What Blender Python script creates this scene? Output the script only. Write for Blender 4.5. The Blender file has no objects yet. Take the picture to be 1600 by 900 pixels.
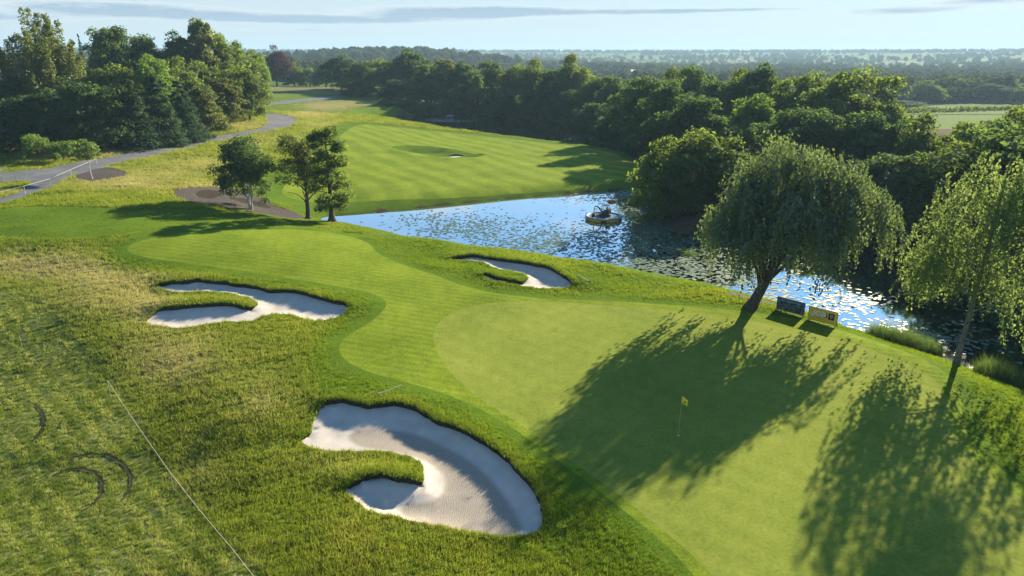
import bpy, math, random
import numpy as np
from mathutils import Vector
from mathutils.geometry import delaunay_2d_cdt

RNG = np.random.default_rng(7)
random.seed(7)
scene = bpy.context.scene
col = scene.collection

# ------------------------------------------------------------------ camera
CAM_H, FPX, HORIZON = 20.0, 1067.0, 85.0          # metres, focal length in photo pixels, horizon row
PITCH = math.atan((450 - HORIZON) / FPX)
CP, SP = math.cos(PITCH), math.sin(PITCH)
cam = bpy.data.cameras.new("camera"); camo = bpy.data.objects.new("camera", cam); col.objects.link(camo)
cam.sensor_width = 36.0; cam.lens = 36.0 * FPX / 1600.0
cam.clip_start = 0.5; cam.clip_end = 30000
camo.location = (0, 0, CAM_H); camo.rotation_euler = (math.pi / 2 - PITCH, 0, 0)
scene.camera = camo

# ------------------------------------------------------------------ light
SUN_AZ, SUN_EL = math.radians(37.5), math.radians(22.5)     # azimuth clockwise from the view axis
sd_ = Vector((math.sin(SUN_AZ) * math.cos(SUN_EL), math.cos(SUN_AZ) * math.cos(SUN_EL), math.sin(SUN_EL)))
sl = bpy.data.lights.new("sun", 'SUN'); sl.energy = 5.0; sl.angle = math.radians(0.6); sl.color = (1.0, 0.865, 0.64)
so = bpy.data.objects.new("sun", sl); col.objects.link(so)
so.rotation_euler = (-sd_).to_track_quat('-Z', 'Y').to_euler(); so.location = (60, 90, 80)
vs = scene.view_settings
vs.view_transform = 'Standard'; vs.look = 'None'; vs.gamma = 1.0; vs.use_curve_mapping = False
vs.exposure = 1.38
cy = scene.cycles
cy.max_bounces = 6; cy.diffuse_bounces = 3; cy.glossy_bounces = 3; cy.transmission_bounces = 4
cy.transparent_max_bounces = 4; cy.volume_bounces = 0
cy.caustics_reflective = False; cy.caustics_refractive = False
cy.sample_clamp_indirect = 6.0; cy.use_denoising = True

# ------------------------------------------------------------------ node helpers
class NT:
    def __init__(s, tree): s.t = tree; s.n = tree.nodes; s.l = tree.links
    def add(s, typ, ins=None, **props):
        nd = s.n.new(typ)
        for k, v in props.items(): setattr(nd, k, v)
        if ins:
            for k, v in ins.items():
                sock = nd.inputs[k]
                if isinstance(v, bpy.types.NodeSocket): s.l.new(v, sock)
                elif isinstance(v, bpy.types.Node): s.l.new(v.outputs[0], sock)
                else: sock.default_value = v
        return nd
    def math(s, op, a, b=0.0, c=None, clamp=False):
        ins = {0: a, 1: b}
        if c is not None: ins[2] = c
        return s.add('ShaderNodeMath', ins, operation=op, use_clamp=clamp).outputs[0]
    def mix(s, f, a, b, mode='MIX'):
        nd = s.add('ShaderNodeMix', None, data_type='RGBA', blend_type=mode)
        for idx, v in ((0, f), (6, a), (7, b)):
            if isinstance(v, bpy.types.NodeSocket): s.l.new(v, nd.inputs[idx])
            else: nd.inputs[idx].default_value = v if idx == 0 or len(v) == 4 else (*v, 1)
        return nd.outputs[2]
    def ramp(s, f, stops, interp='LINEAR'):
        nd = s.add('ShaderNodeValToRGB', {0: f}); cr = nd.color_ramp; cr.interpolation = interp
        while len(cr.elements) < len(stops): cr.elements.new(0.5)
        for e, (p, c) in zip(cr.elements, stops):
            e.position = p; e.color = (*c, 1) if len(c) == 3 else c
        return nd.outputs[0]
    def smooth(s, v, a, b, lo=0.0, hi=1.0):
        nd = s.add('ShaderNodeMapRange', {0: v, 1: a, 2: b, 3: lo, 4: hi}, interpolation_type='SMOOTHSTEP')
        return nd.outputs[0]
    def noise(s, vec, scale, detail=3.0, rough=0.55, dist=0.0):
        ins = {'Scale': scale, 'Detail': detail, 'Roughness': rough, 'Distortion': dist}
        if vec is not None: ins['Vector'] = vec
        return s.add('ShaderNodeTexNoise', ins).outputs[0]
    def attr(s, name, typ='GEOMETRY'):
        nd = s.add('ShaderNodeAttribute', None, attribute_name=name, attribute_type=typ); return nd.outputs['Fac']
    def pos(s): return s.add('ShaderNodeNewGeometry').outputs['Position']
    def scaled(s, v, sc, rot=(0, 0, 0)):
        return s.add('ShaderNodeMapping', {'Vector': v, 'Scale': sc, 'Rotation': rot}).outputs[0]
def g3(v): return (v, v, v)
MATS = {}
def new_mat(name):
    m = bpy.data.materials.new(name); m.use_nodes = True
    m.node_tree.nodes.clear(); t = NT(m.node_tree); t.out = t.add('ShaderNodeOutputMaterial'); t.m = m
    MATS[name] = m
    return t
def finish(t, sh): t.l.new(sh.outputs[0] if isinstance(sh, bpy.types.Node) else sh, t.out.inputs['Surface']); return t.m
def principled(t, colr, rough=0.8, spec=0.3, bump=None, bstr=0.3, bdist=0.05, **kw):
    ins = {'Base Color': colr if isinstance(colr, bpy.types.NodeSocket) else (*colr, 1), 'Roughness': rough, 'Specular IOR Level': spec}
    ins.update(kw)
    if bump is not None:
        ins['Normal'] = t.add('ShaderNodeBump', {'Strength': bstr, 'Distance': bdist, 'Height': bump}).outputs[0]
    return t.add('ShaderNodeBsdfPrincipled', ins)

# ------------------------------------------------------------------ sky
world = bpy.data.worlds.new("World"); scene.world = world; world.use_nodes = True
w = NT(world.node_tree); w.n.clear()
sky = w.add('ShaderNodeTexSky', None, sky_type='NISHITA', sun_disc=False, sun_elevation=SUN_EL, sun_rotation=SUN_AZ,
            altitude=50.0, air_density=1.0, dust_density=0.15, ozone_density=1.5)
gen = w.add('ShaderNodeTexCoord').outputs['Generated']
sep = w.add('ShaderNodeSeparateXYZ', {0: gen})
az = w.math('ARCTAN2', sep.outputs[0], sep.outputs[1]); el = w.math('ARCSINE', sep.outputs[2])
DEG = math.pi / 180
cv = w.add('ShaderNodeCombineXYZ', {0: w.math('MULTIPLY', az, 13.0), 1: w.math('MULTIPLY', el, 95.0), 2: 3.0}).outputs[0]
warp = w.noise(cv, 1.3, 5.0, 0.62)
fine = w.noise(cv, 4.0, 5.0, 0.6)
clouds = None
def blob(azd, eld, sa, se, amp):
    a = w.math('DIVIDE', w.math('SUBTRACT', az, azd * DEG), sa * DEG)
    e = w.math('DIVIDE', w.math('SUBTRACT', el, eld * DEG), se * DEG)
    r2 = w.math('ADD', w.math('MULTIPLY', a, a), w.math('MULTIPLY', e, e))
    return w.math('MULTIPLY', w.math('POWER', 2.718, w.math('MULTIPLY', r2, -1.0)), amp)
for b in ((-28, 2.95, 6.5, 0.42, 1.05), (-20, 2.55, 6, 0.3, 0.9), (-14, 2.45, 6, 0.28, 0.85), (-5, 3.0, 6.5, 0.5, 1.1), (0, 3.25, 4, 0.3, 0.7), (9, 3.1, 8, 0.22, 0.8), (-15, 1.75, 7, 0.12, 0.55), (-34, 2.3, 4, 0.3, 0.6), (18, 3.15, 5, .12, .5),
          (28, 2.85, 4, 0.26, 0.7), (33, 3.3, 5, 0.2, 0.5), (40, 2.9, 5, 0.3, 0.6), (-52, 4.5, 9, 0.8, 0.9), (58, 4.5, 10, 0.7, 0.8), (12, 1.6, 7, 0.12, 0.3), (24, 1.7, 6, .12, .25)):
    v = blob(*b); clouds = v if clouds is None else w.math('ADD', clouds, v)
generic = w.math('MULTIPLY', w.smooth(w.noise(cv, 0.55, 4.0, 0.6), 0.5, 0.75), 0.55)
high = w.smooth(el, 4.2 * DEG, 9 * DEG)
clouds = w.math('ADD', clouds, w.math('MULTIPLY', generic, high))
dens = w.math('ADD', w.math('MULTIPLY', clouds, w.math('ADD', 0.05, w.math('MULTIPLY', warp, 1.9))), w.math('MULTIPLY', w.math('SUBTRACT', fine, 0.5), w.math('MULTIPLY', clouds, 0.9)))
cmask = w.smooth(dens, 0.12, 0.42, 0.0, 0.92)
ccol = w.ramp(dens, [(0.15, (7.2, 7.3, 7.4)), (0.38, (5.3, 5.9, 6.4)), (0.75, (2.6, 3.5, 4.5))])
tint = w.mix(1.0, sky.outputs[0], (.46, .90, 1.2), 'MULTIPLY')
hazeb = w.smooth(el, 22 * DEG, -2 * DEG, 0.0, 0.92)
tint = w.mix(hazeb, tint, (5.4, 5.75, 6.0))
skyc = w.mix(cmask, tint, ccol)
bg = w.add('ShaderNodeBackground', {'Color': skyc, 'Strength': 0.052})
wo = w.add('ShaderNodeOutputWorld'); w.l.new(bg.outputs[0], wo.inputs[0])

# ------------------------------------------------------------------ geometry helpers
def ray(px, py):
    px, py = np.asarray(px, float), np.asarray(py, float)
    u, v = (px - 800) / FPX, (450 - py) / FPX
    return np.stack([u, CP + v * SP, -SP + v * CP], -1)       # depth 1 along the optical axis
def at(px, py, z):
    d = ray(px, py); t = (np.asarray(z, float) - CAM_H) / d[..., 2]
    return d[..., 0] * t, d[..., 1] * t
def project(x, y, z):
    dep = y * CP - (z - CAM_H) * SP
    return 800 + FPX * x / dep, 450 - FPX * (y * SP + (z - CAM_H) * CP) / dep
def smooth_poly(pts, n=3):
    p = np.asarray(pts, float)
    for _ in range(n):
        q = np.roll(p, -1, 0)
        p = np.stack([0.75 * p + 0.25 * q, 0.25 * p + 0.75 * q], 1).reshape(-1, 2)
    return p
def resample(p, step_fn):
    out = []
    n = len(p)
    acc = 0.0
    for i in range(n):
        a, b = p[i], p[(i + 1) % n]; L = np.hypot(*(b - a)); s = step_fn(a)
        k = int(max(1, round(L / s))) if L > s else 1
        if L < s * 0.35:
            acc += L
            if acc < s * 0.5: continue
        acc = 0.0
        for j in range(k): out.append(a + (b - a) * j / k)
    return np.array(out)
def inside(poly, P):
    x, y = P[:, 0], P[:, 1]; res = np.zeros(len(P), bool)
    lo, hi = poly.min(0), poly.max(0)
    idx = np.where((x >= lo[0]) & (x <= hi[0]) & (y >= lo[1]) & (y <= hi[1]))[0]
    if len(idx) == 0: return res
    xs, ys = x[idx], y[idx]; r = np.zeros(len(idx), bool)
    for i in range(len(poly)):
        x1, y1 = poly[i]; x2, y2 = poly[(i + 1) % len(poly)]
        if y1 == y2: continue
        c = ((y1 > ys) != (y2 > ys)) & (xs < (x2 - x1) * (ys - y1) / (y2 - y1) + x1)
        r ^= c
    res[idx] = r
    return res
def sdist(poly, P, maxd=30.0, closed=True):
    """signed distance (negative inside) and unit vector from nearest outline point"""
    n = len(P); D = np.full(n, float(maxd)); V = np.zeros((n, 2))
    lo, hi = poly.min(0) - maxd, poly.max(0) + maxd
    idx = np.where(((P >= lo) & (P <= hi)).all(1))[0]
    A = poly if closed else poly[:-1]; B = np.roll(poly, -1, 0) if closed else poly[1:]
    AB = B - A; L2 = (AB ** 2).sum(1) + 1e-12
    for s in range(0, len(idx), 4000):
        ii = idx[s:s + 4000]; Q = P[ii]
        AP = Q[:, None] - A[None]
        t = np.clip((AP * AB).sum(2) / L2, 0, 1)
        R = AP - t[..., None] * AB
        d2 = (R ** 2).sum(2); k = d2.argmin(1); ar = np.arange(len(ii))
        d = np.sqrt(d2[ar, k]); D[ii] = np.minimum(d, maxd); V[ii] = R[ar, k] / (d[:, None] + 1e-9)
    if closed:
        ins = inside(poly, P); D = np.where(ins, -D, D); V = np.where(ins[:, None], -V, V)
    return D, V
def sstep(a, b, x):
    t = np.clip((x - a) / (b - a), 0, 1); return t * t * (3 - 2 * t)
_wv = [(np.array([math.cos(a), math.sin(a)]), p) for a, p in zip(RNG.uniform(0, 6.28, 24), RNG.uniform(0, 6.28, 24))]
def wob(x, y, wl, seed=0):
    r = 0
    for i in range(6):
        d, p = _wv[(i + seed * 5) % 24]; k = 2 * math.pi / (wl * (0.6 + 0.16 * i))
        r = r + np.sin((x * d[0] + y * d[1]) * k + p + seed)
    return r / 6

# ------------------------------------------------------------------ terrain heights
WL = -1.6
ctrl_px = [(0, 900, -1.2), (200, 880, -1.3), (100, 700, -1.3), (30, 560, -0.6), (250, 700, -1.1), (300, 620, -0.4), (120, 480, 0.9), (30, 420, 1.4), (200, 430, 1.3),
    (330, 560, 0.3), (430, 640, 0.1), (450, 800, -0.6), (600, 880, -0.7), (800, 890, -0.5), (800, 560, 0), (1000, 700, 0), (1200, 800, 0), (1400, 700, 0), (1200, 560, 0), (1560, 850, 0),
    (900, 490, .1), (1000, 520, 0), (650, 560, 0.2), (600, 430, .9), (450, 400, 1.6), (300, 380, 2.2), (220, 375, 2.4), (100, 360, 2.7), (30, 340, 2.8), (150, 325, 2.9), (300, 345, 2.3), (420, 352, 1.4),
    (560, 358, .2), (700, 398, 0.2), (790, 400, .5), (900, 425, .2), (1050, 460, 0), (1200, 485, -.1), (1350, 535, -.2), (1500, 600, -.3), (1590, 650, -.3), (380, 440, 1.1), (400, 520, .6),
    (30, 300, 3), (150, 255, 3.2), (300, 228, 3.3), (440, 190, 3.2), (420, 150, 4.2), (520, 148, 3.6), (300, 300, 2.2), (380, 318, 0.6), (470, 338, -0.9), (330, 255, 2.4), (250, 280, 2.7), (420, 240, 1.6),
    (560, 290, -.2), (700, 270, -.2), (850, 270, -0.4), (950, 270, -.6), (600, 215, .8), (500, 205, 2), (700, 212, -.4), (850, 230, -.6), (480, 310, -.8), (650, 300, -.4), (600, 160, 2.6), (520, 165, 2.6), (660, 168, 1.0)]
ctrl_w = [(-90, 150, 4), (-60, 175, 4), (-120, 120, 3.6), (-100, 260, 5), (-60, 330, 5), (-160, 200, 5), (-170, 80, 3), (-60, 30, -1), (-40, 5, -1.5), (40, 5, -.4), (0, -40, -1), (60, 30, -.4),
    (60, 120, -.8), (100, 80, -.8), (40, 210, -1), (150, 200, -2), (62, 58, -.8), (0, 270, -.6), (-30, 300, .5), (40, 300, -2), (100, 300, -4), (200, 330, -7), (0, 450, -6), (-100, 520, 0), (-250, 400, 4), (300, 600, -13), (450, 450, -12),
    (0, 900, -13), (500, 1000, -15), (900, 900, -15), (-300, 900, 2), (-230, 1150, 17), (-120, 1200, 14), (-350, 1200, 8), (-600, 900, 5), (60, 1400, -10)]
for a in range(-85, 86, 10):
    s_, c_ = math.sin(math.radians(a)), math.cos(math.radians(a))
    for r, z in ((1800, -9), (2500, 0), (3600, 27 + 1.5 * math.sin(a * .7) + (6 if a < -25 else 0)), (5200, 18), (9000, 0)):
        if r == 1800 and -16 < a < -4: continue
        ctrl_w.append((r * s_, r * c_, z))
for a in range(100, 270, 28):
    for r in (120, 1500, 8000): ctrl_w.append((r * math.sin(math.radians(a)), r * math.cos(math.radians(a)), -1 if r < 200 else 0))
C_ = []
for px, py, z in ctrl_px:
    x, y = at(px, py, z); C_.append((float(x), float(y), z))
C_ = np.array(C_ + ctrl_w)
def warpc(x, y):
    r = np.hypot(x, y) + 12.0; th = np.arctan2(x, y); return np.stack([th * 1.6, np.log(r) * 1.6], -1)
K_ = warpc(C_[:, 0], C_[:, 1])
def kern(d): return np.sqrt(d * d + 0.004)
M_ = kern(np.linalg.norm(K_[:, None] - K_[None], axis=2)); M_ -= np.eye(len(M_)) * 0.012
n_ = len(C_); A_ = np.zeros((n_ + 1, n_ + 1)); A_[:n_, :n_] = M_
A_[:n_, n_] = 1; A_[n_, :n_] = 1
W_ = np.linalg.solve(A_, np.append(C_[:, 2], 0))
def Hbase(x, y):
    x, y = np.asarray(x, float).ravel(), np.asarray(y, float).ravel(); out = np.empty(len(x))
    for s in range(0, len(x), 20000):
        q = warpc(x[s:s + 20000], y[s:s + 20000])
        out[s:s + 20000] = kern(np.linalg.norm(q[:, None] - K_[None], axis=2)) @ W_[:n_] + W_[n_]
    return out
_ts = np.exp(np.linspace(math.log(14), math.log(7000), 700))
def hit(px, py, Hf=None):
    """photo pixels -> points on the ground surface"""
    Hf = Hf or Hbase
    d = ray(px, py).reshape(-1, 3); out = np.zeros((len(d), 2))
    for i, v in enumerate(d):
        X, Y, Z = v[0] * _ts, v[1] * _ts, CAM_H + v[2] * _ts
        h = Hf(X, Y); k = np.argmax(Z < h)
        if k == 0: k = len(_ts) - 1
        a, b = Z[k - 1] - h[k - 1], Z[k] - h[k]; f = a / (a - b + 1e-9)
        t = _ts[k - 1] + (_ts[k] - _ts[k - 1]) * np.clip(f, 0, 1)
        out[i] = v[0] * t, v[1] * t
    return out
def hitpoly(pts, n=2):
    p = smooth_poly(pts, n); return hit(p[:, 0], p[:, 1])

# ------------------------------------------------------------------ outlines of the setting
water_px = [(488, 341), (520, 348), (560, 354), (610, 366), (650, 378), (700, 387), (770, 395), (830, 402), (900, 414), (1000, 431), (1080, 445), (1130, 454), (1190, 470), (1250, 489), (1310, 510), (1350, 525), (1410, 546), (1480, 566), (1530, 588), (1600, 616), (1720, 668), (2600, 740),
    (1960, 520), (1750, 500), (1600, 462), (1500, 425), (1420, 398), (1330, 378), (1240, 366), (1160, 366), (1110, 364), (1060, 364), (1043, 352), (1052, 336), (1080, 322), (1062, 303), (1045, 275), (1015, 248), (985, 229), (960, 219), (925, 208), (900, 199), (850, 191), (800, 186), (740, 182), (700, 178), (672, 177),
    (640, 182), (600, 186), (566, 190), (600, 194), (640, 198), (700, 205), (760, 210), (830, 218), (900, 226), (960, 235), (988, 244), (1006, 259), (1012, 276), (1008, 291), (985, 297), (900, 302), (800, 309), (700, 320), (620, 329), (550, 335)]
wp = smooth_poly(water_px, 2); wx, wy = at(wp[:, 0], wp[:, 1], WL); WATER = np.stack([wx, wy], 1)
green_px = [(672, 525), (690, 495), (740, 474), (820, 470), (920, 474), (1010, 484), (1100, 491), (1200, 505), (1300, 527), (1400, 560), (1462, 592), (1484, 630), (1486, 672), (1520, 725), (1600, 785), (1720, 870), (1760, 960), (1700, 1080), (1350, 1120), (1180, 985), (1110, 893), (1040, 832), (960, 768), (890, 720), (800, 655), (740, 618), (695, 575)]
fair_px = [(192, 388), (225, 372), (330, 358), (450, 358), (540, 368), (578, 380), (588, 396), (622, 411), (680, 430), (740, 452), (820, 463), (900, 468), (1000, 474), (1100, 480), (1215, 493), (1320, 516), (1420, 548), (1490, 588), (1504, 628), (1502, 670), (1535, 715), (1600, 766), (1750, 860), (1800, 960), (1740, 1120), (1330, 1160), (1150, 1000), (1085, 900), (1040, 850), (960, 786), (880, 728), (780, 655), (700, 618), (610, 594), (548, 572), (526, 548), (538, 526), (575, 505), (604, 482), (602, 466), (570, 454), (480, 440), (390, 427), (280, 410), (215, 400)]
farfair_px = [(430, 302), (470, 270), (500, 245), (520, 222), (540, 205), (560, 193), (600, 197), (650, 202), (700, 208), (760, 213), (830, 221), (900, 229), (955, 238), (985, 250), (998, 268), (980, 282), (900, 290), (800, 296), (720, 303), (640, 310), (560, 316), (480, 318)]
B1 = [(240, 446), (257, 442), (290, 443), (317, 441), (359, 446), (400, 451), (427, 458), (455, 456), (482, 462), (510, 471), (535, 476), (547, 479), (537, 489), (521, 494), (496, 498), (469, 495), (455, 489), (433, 487), (414, 490), (400, 498), (378, 499), (356, 498), (328, 501), (301, 506), (271, 509), (243, 506), (225, 503), (238, 493), (253, 484), (290, 483), (334, 479), (367, 478), (386, 482), (405, 475), (397, 467), (372, 460), (345, 456), (312, 454), (276, 455), (257, 451)]
B2 = [(467, 681), (485, 671), (486, 657), (495, 641), (510, 629), (530, 629), (554, 633), (575, 639), (596, 636), (620, 634), (647, 641), (668, 654), (686, 666), (713, 672), (740, 686), (767, 702), (794, 722), (809, 741), (827, 758), (839, 777), (847, 796), (849, 818), (838, 828), (821, 830), (785, 832), (752, 828), (725, 825), (695, 815), (650, 812), (620, 807), (590, 801), (572, 795), (557, 780), (537, 764), (545, 758), (569, 749), (590, 744), (620, 753), (644, 756), (662, 753), (660, 740), (662, 722), (650, 710), (626, 702), (602, 696), (572, 695), (539, 698), (500, 696), (479, 690)]
B3 = [(698, 404), (719, 401), (748, 401), (775, 407), (797, 412), (820, 415), (842, 421), (860, 425), (876, 435), (894, 443), (899, 448), (865, 449), (842, 448), (820, 446), (797, 443), (775, 440), (761, 436), (754, 429), (766, 431), (784, 436), (802, 440), (818, 441), (827, 434), (815, 428), (797, 424), (770, 419), (761, 412), (743, 407), (719, 405)]
B4 = [(698, 239.4), (707, 238.4), (718, 238.8), (726, 240), (719, 241.2), (707, 241.2)]
raked_px = [(539, 671), (560, 660), (590, 660), (635, 666), (680, 683), (716, 701), (752, 725), (779, 755), (806, 791), (821, 826), (785, 834), (725, 828), (656, 814), (620, 791), (635, 779), (674, 776), (695, 758), (696, 734), (680, 719), (644, 704), (602, 693), (560, 689)]
path_px = [(-60, 334), (0, 318), (40, 306), (75, 295), (105, 278), (150, 263), (210, 249), (280, 234), (350, 218), (400, 209), (445, 200), (462, 193), (465, 187), (455, 181), (430, 177), (405, 177), (410, 181), (418, 186), (418, 193), (405, 200), (380, 206), (330, 213), (270, 225), (210, 237), (150, 248), (100, 257), (60, 265), (0, 272), (-60, 279), (-60, 290), (0, 283), (46, 281), (48, 288), (30, 300), (0, 310), (-60, 324)]
path2_px = [(400, 163), (450, 157), (500, 151), (540, 148), (560, 148), (540, 152), (480, 158), (410, 166)]
mulch1_px = [(114, 276), (140, 264), (172, 260), (206, 270), (190, 278), (150, 283), (122, 282)]
mulch2_px = [(266, 302), (285, 294), (330, 292), (370, 296), (400, 305), (425, 322), (470, 334), (494, 344), (440, 337), (380, 328), (330, 319), (285, 312)]
mulch3_px = [(1128, 456), (1150, 450), (1180, 458), (1216, 468), (1222, 476), (1200, 474), (1150, 464)]
bare_px = [(1043, 352), (1055, 335), (1085, 320), (1115, 330), (1120, 364), (1080, 368), (1050, 366)]
EXPO = lambda a: max(0.22, 0.006 * np.hypot(*a))
def step_for(k): return lambda a: max(k, 0.008 * np.hypot(a[0], a[1]))
ZONES = []        # name, polygon, level (higher wins)
def zone(name, pts, n=2, k=0.35):
    p = hitpoly(pts, n); p = resample(p, step_for(k)); ZONES.append((name, p)); return p
FAIR = zone('fairway', fair_px, 2, 0.5)
GREEN = zone('green', green_px, 2, 0.5)
FARF = zone('far_fairway', farfair_px, 2, 1.0)
PATH = zone('path', path_px, 2, 0.8)
PATH2 = zone('path2', path2_px, 1, 2.0)
MUL1 = zone('mulch1', mulch1_px, 2, 0.5)
MUL2 = zone('mulch2', mulch2_px, 2, 0.5)
FHOL = zone('far_hollow', [(604, 231), (640, 229), (690, 232), (735, 238), (766, 245), (720, 249), (670, 246), (630, 238)], 2, 1.0)
HOL = zone('hollow', [(303, 302), (318, 298), (345, 300), (354, 305), (335, 309.5), (312, 308)], 1, .4)
HOL2 = zone('hollow2', [(352, 309), (385, 311), (420, 321), (424, 326), (400, 322), (370, 315)], 1, .4)
MUL3 = zone('mulch3', mulch3_px, 1, 0.4)
def jag(p, amp):
    n = len(p); q = p + amp * np.stack([np.sin(np.arange(n) * 1.9 + 1) + RNG.normal(0, .6, n), np.cos(np.arange(n) * 1.3) + RNG.normal(0, .6, n)], 1) * 0.5; return q
BUNK = [jag(zone('bunker1', B1, 2, 0.22), .07), jag(zone('bunker2', B2, 2, 0.2), .06), jag(zone('bunker3', B3, 2, 0.25), .08), zone('bunker4', B4, 2, 0.5)]
for i, b in enumerate(BUNK): ZONES[-4 + i] = (ZONES[-4 + i][0], b)
BPAR = [(0.7, .36, 1.5), (0.72, .28, 1.5), (0.55, .36, 1.4), (0.5, .2, 1.4)]     # depth, far-side rim height, wall width
RAKED = hitpoly(raked_px, 2)

def far_side(V):
    f = V[:, 0] * 0.35 + V[:, 1] * 0.94
    return sstep(-0.2, 0.7, f)
def H_ground(x, y, pre=None):
    x, y = np.asarray(x, float).ravel(), np.asarray(y, float).ravel(); P = np.stack([x, y], 1)
    z = Hbase(x, y); r = np.hypot(x, y)
    dF, _ = sdist(FAIR, P, 12); amp = sstep(0.5, 7, dF)
    dFF, _ = sdist(FARF, P, 12); amp = amp * (0.25 + 0.75 * sstep(0, 6, dFF))
    near = 1 - sstep(150, 400, r)
    z = z + amp * near * (0.30 * wob(x, y, 13, 0) + 0.12 * wob(x, y, 4.5, 1) + 0.05 * wob(x, y, 1.8, 2)) + sstep(300, 900, r) * 2.0 * wob(x, y, 400, 3)
    z = z + (1 - amp) * near * 0.12 * wob(x, y, 22, 3)
    dP, _ = sdist(PATH, P, 6); z = z - 0.05 * (1 - sstep(-0.3, 0.3, dP))
    # bunkers: raised rims on the far side
    for b, (dep, rim, ww) in zip(BUNK, BPAR):
        d, V = sdist(b, P, 8); f = far_side(V)
        e = np.exp(-(np.maximum(d, 0) / 2.2) ** 2)
        z = z + (rim * f - 0.22 * (1 - f)) * e
    # mounds beside the far bunker and the left bunker
    dh_, _ = sdist(HOL, P, 4); z = z - .45 * (1 - sstep(-1.2, .3, dh_)); dh_, _ = sdist(HOL2, P, 4); z = z - .3 * (1 - sstep(-.8, .2, dh_))
    dh_, _ = sdist(FHOL, P, 6); z = z - 1.1 * (1 - sstep(-2.6, .4, dh_)) + .35 * np.exp(-(np.maximum(dh_, 0) / 2.0) ** 2)
    # pond carve
    d, _ = sdist(WATER, P, 14)
    wd = np.where(y > 78, 5.0, 5.5)
    land = WL + 0.06 + (np.maximum(z, WL + 0.25) - WL) * sstep(-0.6, 1, d / wd * 1.35 - .18)
    bed = WL - 0.12 - np.minimum(1.2, -d * 0.35)
    z = np.where(d >= 14, z, np.where(d > 0, np.minimum(land, z + .3), bed))
    return z
def H_sand(x, y, k):
    P = np.stack([x, y], 1); d, V = sdist(BUNK[k], P, 8); d = np.maximum(-d, 0); f = far_side(V)
    dep, rim, ww = BPAR[k]
    z = Hbase(x, y) - (.5 if k == 3 else 0)
    edge = z + (rim * f - 0.22 * (1 - f)) - (0.10 + 0.16 * f)
    floor = z - dep * 0.62 - (.75 if k == 3 else 0)
    wall = ww * (0.75 + 0.5 * f)
    s = sstep(0, 1, np.clip(d / wall, 0, 1) ** 0.85)
    zz = edge * (1 - s) + floor * s
    return zz + 0.012 * wob(x, y, 1.6, 1) * sstep(.2, .8, d) + 0.03 * f * (1 - s) * wob(x, y, 1.3, 2) * sstep(.05, .4, d)

# ------------------------------------------------------------------ the ground as one triangulation, split along the zone outlines
pts = []
ratio = 1.0165
r = 13.0; ring = 0
while r < 9500:
    stp = max(0.0165, 0.0) if r < 700 else 0.03
    fine = np.arange(-1.05, 1.05, stp) + (ring % 2) * stp / 2
    coarse = np.arange(1.1, 2 * math.pi - 1.1, 0.16)
    th = np.concatenate([fine + RNG.uniform(-.2, .2, len(fine)) * stp, coarse])
    rr = r * (1 + RNG.uniform(-.25, .25, len(th)) * (ratio - 1))
    pts.append(np.stack([rr * np.sin(th), rr * np.cos(th)], 1))
    r *= ratio if r < 700 else 1.03; ring += 1
for rr in (1.0, 5.0, 9.0):
    th = np.arange(0, 6.28, 0.5); pts.append(np.stack([rr * np.sin(th), rr * np.cos(th)], 1))
for k, b in enumerate(BUNK[:3]):
    lo, hi = b.min(0) - 2.5, b.max(0) + 2.5; s = (0.42, 0.3, 0.5)[k]
    gx, gy = np.meshgrid(np.arange(lo[0], hi[0], s), np.arange(lo[1], hi[1], s))
    g = np.stack([gx.ravel(), gy.ravel()], 1) + RNG.uniform(-.3, .3, (gx.size, 2)) * s
    pts.append(g)
PTS = np.concatenate(pts)
keep = np.ones(len(PTS), bool)
for nm, p in ZONES:
    d, _ = sdist(p, PTS, 6.0); keep &= np.abs(d) > np.minimum(0.1 + 0.0035 * np.hypot(PTS[:, 0], PTS[:, 1]), 1.5)
PTS = PTS[keep]
verts = [Vector(p) for p in PTS.tolist()]; edges = []
for nm, p in ZONES:
    s = len(verts); n = len(p); verts += [Vector(q) for q in p.tolist()]
    edges += [(s + i, s + (i + 1) % n) for i in range(n)]
res = delaunay_2d_cdt(verts, edges, [], 0, 1e-4)
V2 = np.array([(v.x, v.y) for v in res[0]]); F = np.array([f for f in res[2] if len(f) == 3], int)
# consistent upward winding
a, b, c = V2[F[:, 0]], V2[F[:, 1]], V2[F[:, 2]]
cr = (b[:, 0] - a[:, 0]) * (c[:, 1] - a[:, 1]) - (b[:, 1] - a[:, 1]) * (c[:, 0] - a[:, 0])
F[cr < 0] = F[cr < 0][:, ::-1]
CEN = V2[F].mean(1)
ZID = np.zeros(len(F), int)
for i, (nm, p) in enumerate(ZONES): ZID[inside(p, CEN)] = i + 1
VZ = H_ground(V2[:, 0], V2[:, 1])
EDG = np.unique(np.sort(np.concatenate([F[:, [0, 1]], F[:, [1, 2]], F[:, [0, 2]]]), 1), axis=0)
DEGV = np.zeros(len(V2)); np.add.at(DEGV, EDG.ravel(), 1)
def relax(z, free, it):
    for _ in range(it):
        a = np.zeros(len(z)); np.add.at(a, EDG[:, 0], z[EDG[:, 1]]); np.add.at(a, EDG[:, 1], z[EDG[:, 0]])
        z = np.where(free, .35 * z + .65 * a / np.maximum(DEGV, 1), z)
    return z
BD = np.stack([sdist(b, V2, 5)[0] for b in BUNK])
VZ = relax(VZ, (np.abs(BD) < 3.5).any(0), 9)
SANDZ = {}
def sand_level(k):
    d, V = sdist(BUNK[k], V2, 8); f = far_side(V); on = np.abs(d) < 2e-3; ins = d < -2e-3
    lip = .04 + .28 * f
    z = np.where(ins, H_sand(V2[:, 0], V2[:, 1], k), VZ - lip)
    z = relax(z, ins, 6)
    return z

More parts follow.
